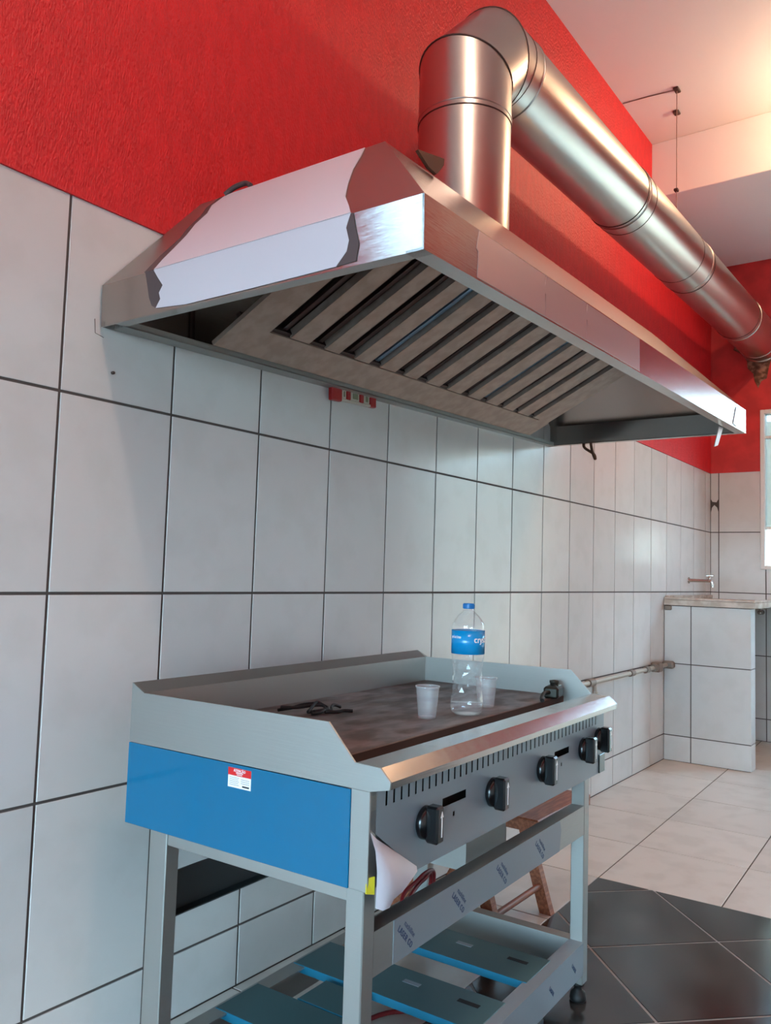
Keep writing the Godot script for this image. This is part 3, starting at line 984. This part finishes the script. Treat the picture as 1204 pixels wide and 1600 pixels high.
	plate(st, Vector3(-0.001, 0.628, -0.004), Vector3(0.012, 0.63, 0.004), Vector3(0.012, 0.60, 0.004), Vector3(-0.004, 0.604, -0.002), Vector3(0, 0, 0.002))
	put(o, "yellow_tag", st, M.yellow)
	# splash guards
	var side := PackedVector2Array([Vector2(-GD, GT - 0.003), Vector2(-GD, 0.898), Vector2(-0.592, 0.879), Vector2(-0.095, 0.881), Vector2(-0.034, 0.8185), Vector2(0.020, 0.817), Vector2(0.042, 0.796), Vector2(0.040, 0.783), Vector2(0.0, GT - 0.002)])
	st = newst()
	prism(st, side, Vector3(-0.002, 0, 0), Z, Y, X * 0.004)
	put(o, "splash_guard", st, M.steel_soft)
	st = newst()
	prism(st, side, Vector3(GL - 0.002, 0, 0), Z, Y, X * 0.004)
	put(o, "splash_guard", st, M.steel_soft)
	st = newst()
	bbox(st, Vector3(0.002, PY - 0.02, -0.602), Vector3(GL - 0.002, 0.879, -0.598))
	plate(st, Vector3(0.002, 0.879, -0.598), Vector3(GL - 0.002, 0.879, -0.598), Vector3(GL - 0.002, 0.898, -GD), Vector3(0.002, 0.898, -GD), Vector3(0, -0.003, -0.001))
	put(o, "back_guard", st, M.steel_mid)
	# cooking plate, grease channel and front lip
	st = newst()
	bbox(st, Vector3(0.003, PY - 0.012, -0.597), Vector3(GL - 0.003, PY, -0.120), 0.001)
	put(o, "cooking_plate", st, M.plate, "brown seasoned cooking plate")
	st = newst()
	bbox(st, Vector3(0.003, PY - 0.040, -0.1195), Vector3(GL - 0.003, PY - 0.001, -0.1165))
	put(o, "plate_edge", st, M.plate_edge)
	st = newst()
	bbox(st, Vector3(0.003, PY - 0.046, -0.117), Vector3(GL - 0.003, PY - 0.040, -0.034))
	put(o, "grease_channel", st, M.steel_soft)
	st = newst()
	prism(st, PackedVector2Array([Vector2(-0.034, 0.760), Vector2(-0.034, 0.8175), Vector2(0.020, 0.817), Vector2(0.042, 0.796), Vector2(0.040, 0.783), Vector2(0.002, 0.777), Vector2(0.002, 0.774), Vector2(-0.030, 0.774), Vector2(-0.030, 0.760)]), Vector3(0.002, 0, 0), Z, Y, X * (GL + 0.004))
	put(o, "front_lip", st, M.steel)
	# rails: front one still under printed film
	var fr := Node3D.new()
	fr.name = "front_rail"
	o.add_child(fr, true)
	st = newst()
	bbox(st, Vector3(0.036, 0.449, -0.012), Vector3(1.050, 0.526, -0.009))
	bbox(st, Vector3(0.036, 0.523, -0.046), Vector3(1.050, 0.526, -0.012))
	put(fr, "channel", st, M.steel_soft)
	st = newst()
	prism(st, PackedVector2Array([Vector2(0.098, 0.449), Vector2(0.875, 0.449), Vector2(0.885, 0.50), Vector2(0.875, 0.5265), Vector2(0.098, 0.5265)]), Vector3(0, 0, -0.009), X, Y, Z * 0.001)
	put(fr, "rail_film", st, M.film_grey, "grey protective film")
	for u in [0.125, 0.325, 0.525, 0.735]:
		var T := Transform3D(Basis(Vector3.BACK, -PI / 4), Vector3(u + 0.018, 0.49, -0.0078))
		lettering(fr, "film_lettering", "LASER CO", 0.015, T.translated_local(Vector3(0, -0.008, 0)), M.film_ink, "Droid Sans", true)
		lettering(fr, "film_lettering", "nashiline", 0.012, T.translated_local(Vector3(0.004, 0.009, 0)), M.film_ink, "Droid Sans")
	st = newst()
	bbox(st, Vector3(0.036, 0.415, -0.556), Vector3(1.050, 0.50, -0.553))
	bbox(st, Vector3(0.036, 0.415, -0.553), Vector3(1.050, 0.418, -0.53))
	put(o, "back_rail", st, M.steel_shaded)  # dark colour paints the shade this rail stands in
	# drip tray under the panel
	st = newst()
	bbox(st, Vector3(0.537, 0.470, -0.102), Vector3(0.745, 0.60, -0.099))
	bbox(st, Vector3(0.537, 0.470, -0.42), Vector3(0.540, 0.60, -0.102))
	bbox(st, Vector3(0.540, 0.470, -0.42), Vector3(0.745, 0.473, -0.102))
	bbox(st, Vector3(0.742, 0.470, -0.42), Vector3(0.745, 0.60, -0.102))
	bbox(st, Vector3(0.535, 0.562, -0.098), Vector3(0.748, 0.572, -0.094))
	put(o, "drip_tray", st, M.steel_soft)
	# lower shelf frame and its boards
	var sh := Node3D.new()
	sh.name = "lower_shelf"
	o.add_child(sh, true)
	st = newst()
	bbox(st, Vector3(0.036, 0.078, -0.010), Vector3(1.050, 0.163, -0.006))
	bbox(st, Vector3(0.036, 0.159, -0.046), Vector3(1.050, 0.163, -0.010))
	put(sh, "shelf_rail", st, M.film_grey, "shelf rail under grey film")
	st = newst()
	bbox(st, Vector3(0.036, 0.078, -0.556), Vector3(1.050, 0.163, -0.552))
	bbox(st, Vector3(0.036, 0.159, -0.552), Vector3(1.050, 0.163, -0.515))
	put(sh, "shelf_rail", st, M.steel_soft)
	for u in [0.0, 1.046]:
		st = newst()
		bbox(st, Vector3(u, 0.078, -0.505), Vector3(u + 0.036, 0.163, -0.046))
		put(sh, "shelf_rail", st, M.steel_soft)
	for q in [[0.21, 0.137, -0.55, -0.035], [0.352, 0.105, -0.43, -0.30], [0.48, 0.148, -0.55, -0.035], [0.745, 0.147, -0.55, -0.035]]:
		var u: float = q[0]
		st = newst()
		bbox(st, Vector3(u, 0.148, q[2]), Vector3(u + q[1], 0.1645, q[3]), 0.001)
		put(sh, "shelf_board", st, M.board_film)
		st = newst()
		bbox(st, Vector3(u - 0.0015, 0.146, q[2]), Vector3(u, 0.1645, q[3] - 0.001))
		put(sh, "board_edge", st, M.board_edge)
		if q[2] > -0.5: continue
		st = newst()
		bbox(st, Vector3(u + 0.085, 0.1646, -0.13), Vector3(u + 0.10, 0.1652, -0.075))
		put(sh, "slot_shade", st, M.cavity)  # flat dark patch painted for the shade of a slot opening
		st = newst()
		bbox(st, Vector3(u + 0.085, 0.1646, -0.28), Vector3(u + 0.10, 0.1652, -0.235))
		put(sh, "board_mark", st, M.film_grey)
	for u in [0.60, 0.83, 0.98]:
		lettering(sh, "film_lettering", "LASER", 0.013, Transform3D(Basis(Vector3.BACK, -PI / 4), Vector3(u, 0.12, -0.0055)), M.film_ink, "Droid Sans", true)
	return o

# ------------------------------------------------------------------ things on and under the griddle
func build_bottle(at: Vector3) -> void:
	var o := thing("water_bottle", "nearly empty clear water bottle with a blue label on the griddle plate", "bottle", at)
	# body with faceted lower part
	var st := newst()
	var n := 20
	var prof := [Vector2(0.0, 0.006), Vector2(0.022, 0.001), Vector2(0.032, 0.002), Vector2(0.039, 0.010), Vector2(0.0415, 0.022), Vector2(0.0415, 0.034)]
	lathe(st, prof, 40)
	var rows := 9
	var y0 := 0.034; var y1 := 0.145
	for i in rows:
		for k in n:
			var pts := []
			for e in [[i, 0], [i + 1, 0], [i + 1, 1], [i, 1]]:
				var row: int = e[0]
				var f := float(row) / rows
				var rr := 0.0405 - 0.003 * sin(PI * f)
				var ang: float = TAU * (k + e[1] + (0.5 if row % 2 == 1 else 0.0)) / n
				if (k + e[1] + row / 2) % 2 == 0 and row > 0 and row < rows: rr -= 0.0022
				pts.append(Vector3(cos(ang) * rr, y0 + (y1 - y0) * f, sin(ang) * rr))
			var out: Vector3 = pts[0] + pts[1]; out.y = 0
			tri(st, pts[0], pts[1], pts[3], out)
			tri(st, pts[1], pts[2], pts[3], out)
	lathe(st, [Vector2(0.0405, 0.145), Vector2(0.0405, 0.150), Vector2(0.0415, 0.152), Vector2(0.0405, 0.211), Vector2(0.0415, 0.214), Vector2(0.0402, 0.219), Vector2(0.0405, 0.223), Vector2(0.039, 0.227), Vector2(0.034, 0.237), Vector2(0.026, 0.247), Vector2(0.018, 0.254), Vector2(0.0135, 0.258), Vector2(0.0125, 0.263)], 40)
	lathe(st, [Vector2(0.013, 0.2585), Vector2(0.0155, 0.2590), Vector2(0.0155, 0.2605), Vector2(0.013, 0.261)], 32)
	put(o, "body", st, M.pet)
	st = newst()
	lathe(st, [Vector2(0.0, 0.007), Vector2(0.022, 0.003), Vector2(0.031, 0.004), Vector2(0.038, 0.011), Vector2(0.0402, 0.022), Vector2(0.0402, 0.030), Vector2(0.0, 0.030)], 40)
	put(o, "water", st, M.water)
	st = newst()
	lathe(st, [Vector2(0.0, 0.2635), Vector2(0.0142, 0.2635), Vector2(0.0146, 0.265), Vector2(0.0146, 0.275), Vector2(0.0135, 0.277), Vector2(0.0, 0.277)], 36)
	for k in 36:
		var a := TAU * k / 36.0
		bbox(st, Vector3(-0.0005, 0.265, 0.0143), Vector3(0.0005, 0.2745, 0.0151), 0.0, Transform3D(Basis(Vector3.UP, a), Vector3.ZERO))
	put(o, "cap", st, M.cap_blue, "blue screw cap")
	var lb := Node3D.new()
	lb.name = "label_band"
	o.add_child(lb, true)
	st = newst()
	lathe(st, [Vector2(0.0416, 0.152), Vector2(0.0420, 0.152), Vector2(0.0420, 0.210), Vector2(0.0416, 0.210)], 48)
	put(lb, "band", st, M.label_blue, "blue printed label")
	# direction towards the viewer, about which the print is placed
	var face := atan2(-1.055 - at.x, 1.689 - at.z)
	var word := "crystal"
	for i in word.length():
		var a := face + 0.46 + i * 0.20
		var T := Transform3D(Basis(Vector3.UP, a), Vector3(sin(a) * 0.0422, 0.188, cos(a) * 0.0422))
		lettering(lb, "lettering", word[i], 0.019, T, M.white, "Droid Sans", true)
	var small := "pristino"
	for i in small.length():
		var a := face - 1.15 + i * 0.095
		var T := Transform3D(Basis(Vector3.UP, a), Vector3(sin(a) * 0.0422, 0.194, cos(a) * 0.0422))
		lettering(lb, "lettering", small[i], 0.0085, T, M.white, "Droid Sans", true)

func make_cup(at: Vector3, label: String) -> void:
	var o := thing("plastic_cup", label, "cup", at, Basis.IDENTITY, "plastic cups on the griddle")
	var st := newst()
	var pr := [Vector2(0.0, 0.004), Vector2(0.019, 0.003), Vector2(0.0205, 0.0), Vector2(0.0215, 0.0)]
	for k in 14:
		var y := 0.004 + 0.062 * k / 13.0
		var ridge := 0.0005 if (k > 6 and k < 13 and k % 2 == 1) else 0.0
		pr.append(Vector2(0.0215 + 0.0062 * y / 0.07 + ridge, y))
	pr.append(Vector2(0.0278, 0.070)); pr.append(Vector2(0.0292, 0.0715)); pr.append(Vector2(0.0300, 0.0745)); pr.append(Vector2(0.0290, 0.0765)); pr.append(Vector2(0.0280, 0.0755))
	lathe(st, pr, 36)
	put(o, "wall", st, M.cup)
	st = newst()
	lathe(st, [Vector2(0.0290, 0.0735), Vector2(0.0303, 0.0745), Vector2(0.0303, 0.0762), Vector2(0.0290, 0.0768), Vector2(0.0285, 0.075)], 36)
	put(o, "rim", st, M.cup)

func build_small(gr: Node3D) -> void:
	var G := gr.transform
	build_bottle(G * Vector3(0.660, PY, -0.172))
	make_cup(G * Vector3(0.552, PY, -0.222), "clear plastic cup standing to the left of the water bottle")
	make_cup(G * Vector3(0.812, PY, -0.196), "clear plastic cup standing partly behind the water bottle's right side")
	# gas regulator on the plate
	var rg := thing("gas_regulator", "small dark gas regulator with a brass fitting at the plate's far front corner", "regulator", G * Vector3(1.115, PY, -0.128), Basis(Vector3.UP, 0.2))
	var st := newst()
	bbox(st, Vector3(-0.045, 0.0, -0.022), Vector3(0.028, 0.034, 0.022), 0.006)
	put(rg, "body", st, M.zinc)
	st = newst()
	lathe(st, [Vector2(0, 0.034), Vector2(0.012, 0.034), Vector2(0.012, 0.040), Vector2(0.014, 0.041), Vector2(0.014, 0.048), Vector2(0, 0.050)], 20)
	put(rg, "cap_nut", st, M.zinc)
	st = newst()
	bbox(st, Vector3(-0.02, 0.034, 0.004), Vector3(0.014, 0.036, 0.018), 0.001)
	put(rg, "name_plate", st, M.chrome)
	st = newst()
	lathe(st, [Vector2(0, 0.0), Vector2(0.013, 0.0), Vector2(0.013, 0.02), Vector2(0.009, 0.022), Vector2(0.009, 0.034), Vector2(0, 0.034)], 6, Transform3D(Basis(Vector3.BACK, -PI / 2), Vector3(0.028, 0.017, 0)), false)
	put(rg, "brass_fitting", st, M.brass, "brass hexagonal fitting")
	st = newst()
	tube(st, spline([Vector3(-0.044, 0.018, -0.005), Vector3(-0.075, 0.018, -0.012), Vector3(-0.11, 0.01, -0.01), Vector3(-0.135, 0.006, -0.002)]), 0.006, 8)
	put(rg, "hose", st, M.cord_black)
	# tangled black cable on the plate
	var cb := thing("cable_bundle", "bundle of thin black cable lying on the cooking plate near the left guard", "cable", G * Vector3(0.405, PY, -0.470), Basis.IDENTITY.scaled(Vector3(0.54, 0.75, 0.62)))
	for path in [
		[Vector3(-0.10, 0.02, -0.06), Vector3(-0.13, 0.025, -0.04), Vector3(-0.06, 0.02, -0.02), Vector3(0.02, 0.022, 0.0), Vector3(0.07, 0.02, 0.02), Vector3(0.06, 0.012, 0.05), Vector3(-0.02, 0.01, 0.04)],
		[Vector3(-0.12, 0.012, -0.07), Vector3(-0.05, 0.016, -0.05), Vector3(0.0, 0.024, -0.03), Vector3(0.055, 0.026, 0.005), Vector3(0.075, 0.014, 0.035), Vector3(0.03, 0.008, 0.05), Vector3(-0.04, 0.008, 0.02)],
		[Vector3(-0.05, 0.01, 0.03), Vector3(0.0, 0.02, 0.015), Vector3(0.05, 0.03, 0.0), Vector3(0.075, 0.02, 0.015), Vector3(0.05, 0.012, 0.045), Vector3(0.0, 0.008, 0.06), Vector3(-0.05, 0.006, 0.05)],
		[Vector3(0.05, 0.01, 0.05), Vector3(0.08, 0.006, 0.055), Vector3(0.115, 0.012, 0.03), Vector3(0.15, 0.016, 0.02), Vector3(0.19, 0.006, 0.025)],
		[Vector3(0.03, 0.006, 0.06), Vector3(0.08, 0.005, 0.085), Vector3(0.12, 0.006, 0.09), Vector3(0.15, 0.005, 0.115)]]:
		st = newst()
		tube(st, spline(path), 0.0058, 6)
		put(cb, "strand", st, M.cord_black)
	# spirit level standing against the wall on the hood's back flange
	var lv := thing("spirit_level", "red spirit level with three vials hung under the hood's back edge", "level", Vector3(0.938, 1.703, 0.004), Basis(Vector3.BACK, 0.045))
	st = newst()
	for q in [[0.0, -0.004, 0.052, 0.052], [0.206, 0.0, 0.238, 0.048], [0.078, 0.006, 0.098, 0.042], [0.148, 0.006, 0.168, 0.042]]:
		bbox(st, Vector3(q[0], q[1], 0), Vector3(q[2], q[3], 0.018), 0.003)
	bbox(st, Vector3(0.04, 0.012, 0), Vector3(0.21, 0.036, 0.006))
	put(lv, "body", st, M.level_red)
	st = newst()
	bbox(st, Vector3(0.05, 0.038, 0), Vector3(0.21, 0.046, 0.016), 0.002)
	bbox(st, Vector3(0.05, 0.0, 0), Vector3(0.21, 0.008, 0.016), 0.002)
	put(lv, "edge_strip", st, M.level_clear, "pale edge strips")
	for q in [[0.054, 0.076], [0.102, 0.146], [0.172, 0.202]]:
		st = newst()
		bbox(st, Vector3(q[0], 0.008, 0.004), Vector3(q[1], 0.038, 0.015), 0.002)
		put(lv, "vial_block", st, M.level_clear)
		st = newst()
		bbox(st, Vector3(q[0] + 0.007, 0.013, 0.012), Vector3(q[1] - 0.007, 0.033, 0.0165), 0.002)
		put(lv, "vial", st, M.level_vial)
	# wooden folding stool beyond the griddle
	var so := thing("wooden_stool", "brown wooden stool with slanting legs on the pale tiles beyond the griddle", "stool", Vector3(1.285, 0, 0.46))
	st = newst()
	bbox(st, Vector3(0.045, 0.365, -0.03), Vector3(0.465, 0.405, 0.115), 0.004)
	put(so, "seat_slat", st, M.wood)
	st = newst()
	bbox(st, Vector3(0.045, 0.365, -0.215), Vector3(0.465, 0.405, -0.04), 0.004)
	put(so, "seat_slat", st, M.wood)
	for x in [0.0, 0.36]:
		for q in [[0.0, -0.135], [-0.40, -0.21]]:
			st = newst()
			var xt: float = x + (0.05 if x < 0.1 else 0.03)
			plate(st, Vector3(x, 0, q[0] + 0.02), Vector3(x + 0.03, 0, q[0] + 0.02), Vector3(xt + 0.03, 0.37, q[1] + 0.02), Vector3(xt, 0.37, q[1] + 0.02), Vector3(0, 0, -0.042))
			put(so, "leg", st, M.wood)
	st = newst()
	tube(st, [Vector3(0.01, 0.085, -0.03), Vector3(0.38, 0.085, -0.03)], 0.011, 10)
	put(so, "stretcher", st, M.wood)
	# red cords
	var rc := thing("red_cord", "red cord looped under the griddle behind the front rail", "cord", G * Vector3(0.6, 0.35, -0.30))
	for dz in [0.0, 0.014]:
		st = newst()
		tube(st, spline([Vector3(-0.06, -0.10, 0.03), Vector3(-0.045, -0.045, 0.02 + dz), Vector3(-0.01, 0.004 - dz, dz), Vector3(0.05, 0.022 - dz, 0.0), Vector3(0.09, 0.032 - dz, 0.0), Vector3(0.135 - dz, 0.024, -0.005), Vector3(0.146 - dz, -0.01, -0.01), Vector3(0.13, -0.08, -0.02)]), 0.005, 8)
		put(rc, "strand", st, M.cord_red)
	var rf := thing("red_cord", "red cord with a black plug lying on the floor under the lower shelf", "cord", G * Vector3(0.66, 0.006, -0.30))
	st = newst()
	tube(st, spline([Vector3(-0.60, 0.0, 0.05), Vector3(-0.40, 0.0, -0.08), Vector3(-0.15, 0.0, -0.12), Vector3(0.02, 0.0, -0.10), Vector3(0.10, 0.004, 0.02), Vector3(0.16, 0.004, 0.12), Vector3(0.20, 0.004, 0.20)]), 0.006, 8)
	put(rf, "flex", st, M.cord_red)
	st = newst()
	bbox(st, Vector3(0.17, -0.004, 0.18), Vector3(0.225, 0.024, 0.25), 0.006)
	put(rf, "plug", st, M.black, "black plug")
	# wire hook left of the hood
	var wh := thing("wire_hook", "tiny bent wire hook in the wall at the hood's lower left corner", "hook", Vector3(0.078, 1.70, 0.0))
	st = newst()
	tube(st, [Vector3(0, 0.03, 0.002), Vector3(0.002, -0.004, 0.004), Vector3(0.02, -0.012, 0.012)], 0.0008, 5)
	put(wh, "wire", st, M.seam)
	var nl := thing("wall_nail", "small nail in the tile below the hood's left end", "nail", Vector3(0.135, 1.612, 0.0))
	st = newst()
	lathe(st, [Vector2(0, 0), Vector2(0.004, 0), Vector2(0.004, 0.006), Vector2(0, 0.008)], 10, Transform3D(Basis(Vector3.RIGHT, PI / 2), Vector3.ZERO))
	put(nl, "head", st, M.seam)

# ------------------------------------------------------------------ sink end of the room
func build_sink() -> void:
	rng.seed = 19
	var o := thing("sink_counter", "stone topped sink counter on a white tiled end wall in the far corner", "counter", Vector3(4.433, 0, 0.0))
	var X := Vector3.RIGHT; var Y := Vector3.UP; var Z := Vector3.BACK
	var st := newst()
	bbox(st, Vector3(0.004, 0, 0.002), Vector3(0.116, 0.997, 0.529))
	put(o, "support_wall", st, M.grout)
	var zs := [0.0, 0.172, 0.533]
	var ys := [0.0, 0.162, 0.622, 0.997]
	for i in 2:
		for j in 3:
			st = newst()
			tile_prism(st, rect(zs[i] + 0.003, ys[j] + 0.003, zs[i + 1] - (0.003 if i == 0 else 0.0), ys[j + 1] - 0.003), Vector3(0.004, 0, 0), Z, Y, -X * 0.004, 0.001)
			put(o, "tile", st, M["tile%d" % rng.randi_range(0, 3)])
	for j in 3:
		st = newst()
		tile_prism(st, rect(0.002, ys[j] + 0.003, 0.118, ys[j + 1] - 0.003), Vector3(0, 0, 0.529), X, Y, Z * 0.004, 0.001)
		put(o, "tile", st, M["tile%d" % rng.randi_range(0, 3)])
	st = newst()
	prism(st, PackedVector2Array([Vector2(-0.012, 0.002), Vector2(1.146, 0.002), Vector2(1.146, 1.3), Vector2(0.62, 1.3), Vector2(0.62, 0.56), Vector2(-0.012, 0.56)]), Vector3(0, 0.999, 0), X, Z, Y * 0.034)
	put(o, "stone_top", st, M.stone)
	st = newst()
	bbox(st, Vector3(-0.012, 1.033, 0.002), Vector3(0.012, 1.050, 0.56), 0.004)
	bbox(st, Vector3(0.012, 1.033, 0.536), Vector3(0.62, 1.050, 0.56), 0.004)
	bbox(st, Vector3(0.012, 1.033, 0.002), Vector3(1.146, 1.060, 0.02), 0.004)
	put(o, "raised_rim", st, M.stone)
	st = newst()
	bbox(st, Vector3(0.66, 0, 1.18), Vector3(1.14, 0.998, 1.28))
	put(o, "support_wall", st, M.tile0)
	st = newst()
	bbox(st, Vector3(-0.008, 0.965, 0.003), Vector3(0.03, 0.998, 0.05), 0.006)
	put(o, "mortar_lump", st, M.pipe_fit, "rough mortar lump under the top")
	# tap
	var f := thing("faucet", "wall mounted tap above the sink counter in the corner", "faucet", Vector3(4.99, 1.165, 0.0))
	st = newst()
	lathe(st, [Vector2(0, 0), Vector2(0.022, 0), Vector2(0.022, 0.006), Vector2(0.012, 0.01), Vector2(0.010, 0.16), Vector2(0.0, 0.16)], 20, Transform3D(Basis(Vector3.RIGHT, PI / 2), Vector3.ZERO))
	put(f, "spout", st, M.chrome)
	st = newst()
	lathe(st, [Vector2(0, 0.0), Vector2(0.010, 0.0), Vector2(0.010, 0.035), Vector2(0, 0.035)], 16, Transform3D(Basis.IDENTITY, Vector3(0, 0.0, 0.145)))
	bbox(st, Vector3(-0.006, 0.03, 0.12), Vector3(0.006, 0.042, 0.175), 0.003)
	put(f, "handle", st, M.chrome)
	st = newst()
	tube(st, [Vector3(0, 0, 0.155), Vector3(0, -0.02, 0.165), Vector3(0, -0.045, 0.165)], 0.009, 10)
	put(f, "outlet", st, M.chrome)
	# shut-off valve under the counter
	var v := thing("shutoff_valve", "small chrome shut-off valve on the end wall under the counter", "valve", Vector3(XF, 0.945, 0.37))
	st = newst()
	lathe(st, [Vector2(0, 0), Vector2(0.018, 0), Vector2(0.018, 0.005), Vector2(0.009, 0.008), Vector2(0.009, 0.06), Vector2(0.016, 0.062), Vector2(0.016, 0.085), Vector2(0, 0.088)], 20, Transform3D(Basis(Vector3.BACK, PI / 2), Vector3.ZERO))
	put(v, "body", st, M.chrome)
	st = newst()
	tube(st, [Vector3(-0.07, 0.012, 0), Vector3(-0.07, 0.03, 0.0), Vector3(-0.075, 0.03, 0.045)], 0.006, 8)
	put(v, "lever", st, M.chrome)
	# gas pipe on the wall
	var p := thing("gas_pipe", "grey gas pipe along the wall from behind the griddle to the counter", "pipe", Vector3(3.02, 0.612, 0.0))
	st = newst()
	tube(st, [Vector3(-1.6, 0.0, 0.03), Vector3(1.41, 0.0, 0.03)], 0.013, 14)
	put(p, "pipe_run", st, M.pipe)
	for q in [[0.05, 0.12, 0.021], [0.68, 0.74, 0.0185], [0.95, 1.0, 0.021], [1.10, 1.22, 0.0235]]:
		st = newst()
		tube(st, [Vector3(q[0], 0, 0.03), Vector3(q[1], 0, 0.03)], q[2], 14)
		put(p, "pipe_fitting", st, M.pipe_fit)
	st = newst()
	tube(st, [Vector3(0.14, 0.0, 0.03), Vector3(0.14, -0.075, 0.034)], 0.012, 12)
	tube(st, [Vector3(0.14, -0.05, 0.034), Vector3(0.14, -0.09, 0.036)], 0.016, 6)
	put(p, "drop_stub", st, M.pipe)
	st = newst()
	bbox(st, Vector3(1.15, -0.03, 0.0), Vector3(1.22, 0.03, 0.055), 0.006)
	put(p, "valve_body", st, M.pipe_fit)
	st = newst()
	bbox(st, Vector3(1.36, -0.022, 0.004), Vector3(1.41, 0.026, 0.075), 0.010)
	put(p, "mortar_plug", st, M.pipe_fit)

# ------------------------------------------------------------------ main
func _ready() -> void:
	# camera
	var cam := Camera3D.new()
	cam.name = "camera"
	cam.keep_aspect = Camera3D.KEEP_HEIGHT
	cam.fov = 63.886
	cam.position = Vector3(-1.05506, 1.14919, 1.68867)
	cam.rotation = Vector3(0.0746204, -0.943968, 0.0300255)
	cam.near = 0.05
	cam.far = 200.0
	add_child(cam)
	cam.current = true
	# sky, exposure
	var env := Environment.new()
	env.background_mode = Environment.BG_SKY
	var sky := Sky.new()
	var sm := ProceduralSkyMaterial.new()
	sm.sky_top_color = Color(0.57, 0.76, 0.885)
	sm.sky_horizon_color = Color(0.77, 0.89, 0.945)
	sm.sky_curve = 0.15
	sm.ground_bottom_color = Color(0.34, 0.38, 0.40)
	sm.ground_horizon_color = Color(0.50, 0.55, 0.57)
	sm.sky_energy_multiplier = 4.5
	sm.ground_energy_multiplier = 2.2
	sky.sky_material = sm
	env.sky = sky
	env.tonemap_mode = Environment.TONE_MAPPER_LINEAR
	env.tonemap_exposure = 1.0
	env.sdfgi_enabled = true
	env.ssao_enabled = true
	env.ssil_enabled = true
	var we := WorldEnvironment.new()
	we.name = "world_environment"
	we.environment = env
	add_child(we)
	materials()
	build_room()
	ceiling_lamp(Vector3(3.85, 3.76, 1.4), "bare warm bulb hanging from the ceiling near the dropped slab", 1.6, Color(1.0, 0.66, 0.41).linear_to_srgb())
	ceiling_lamp(Vector3(-0.5, 3.75, 1.8), "bare warm bulb hanging from the ceiling above the camera end", 1.75, Color(1.0, 0.72, 0.58).linear_to_srgb())
	build_hood()
	build_duct()
	var g := build_griddle()
	build_small(g)
	build_sink()
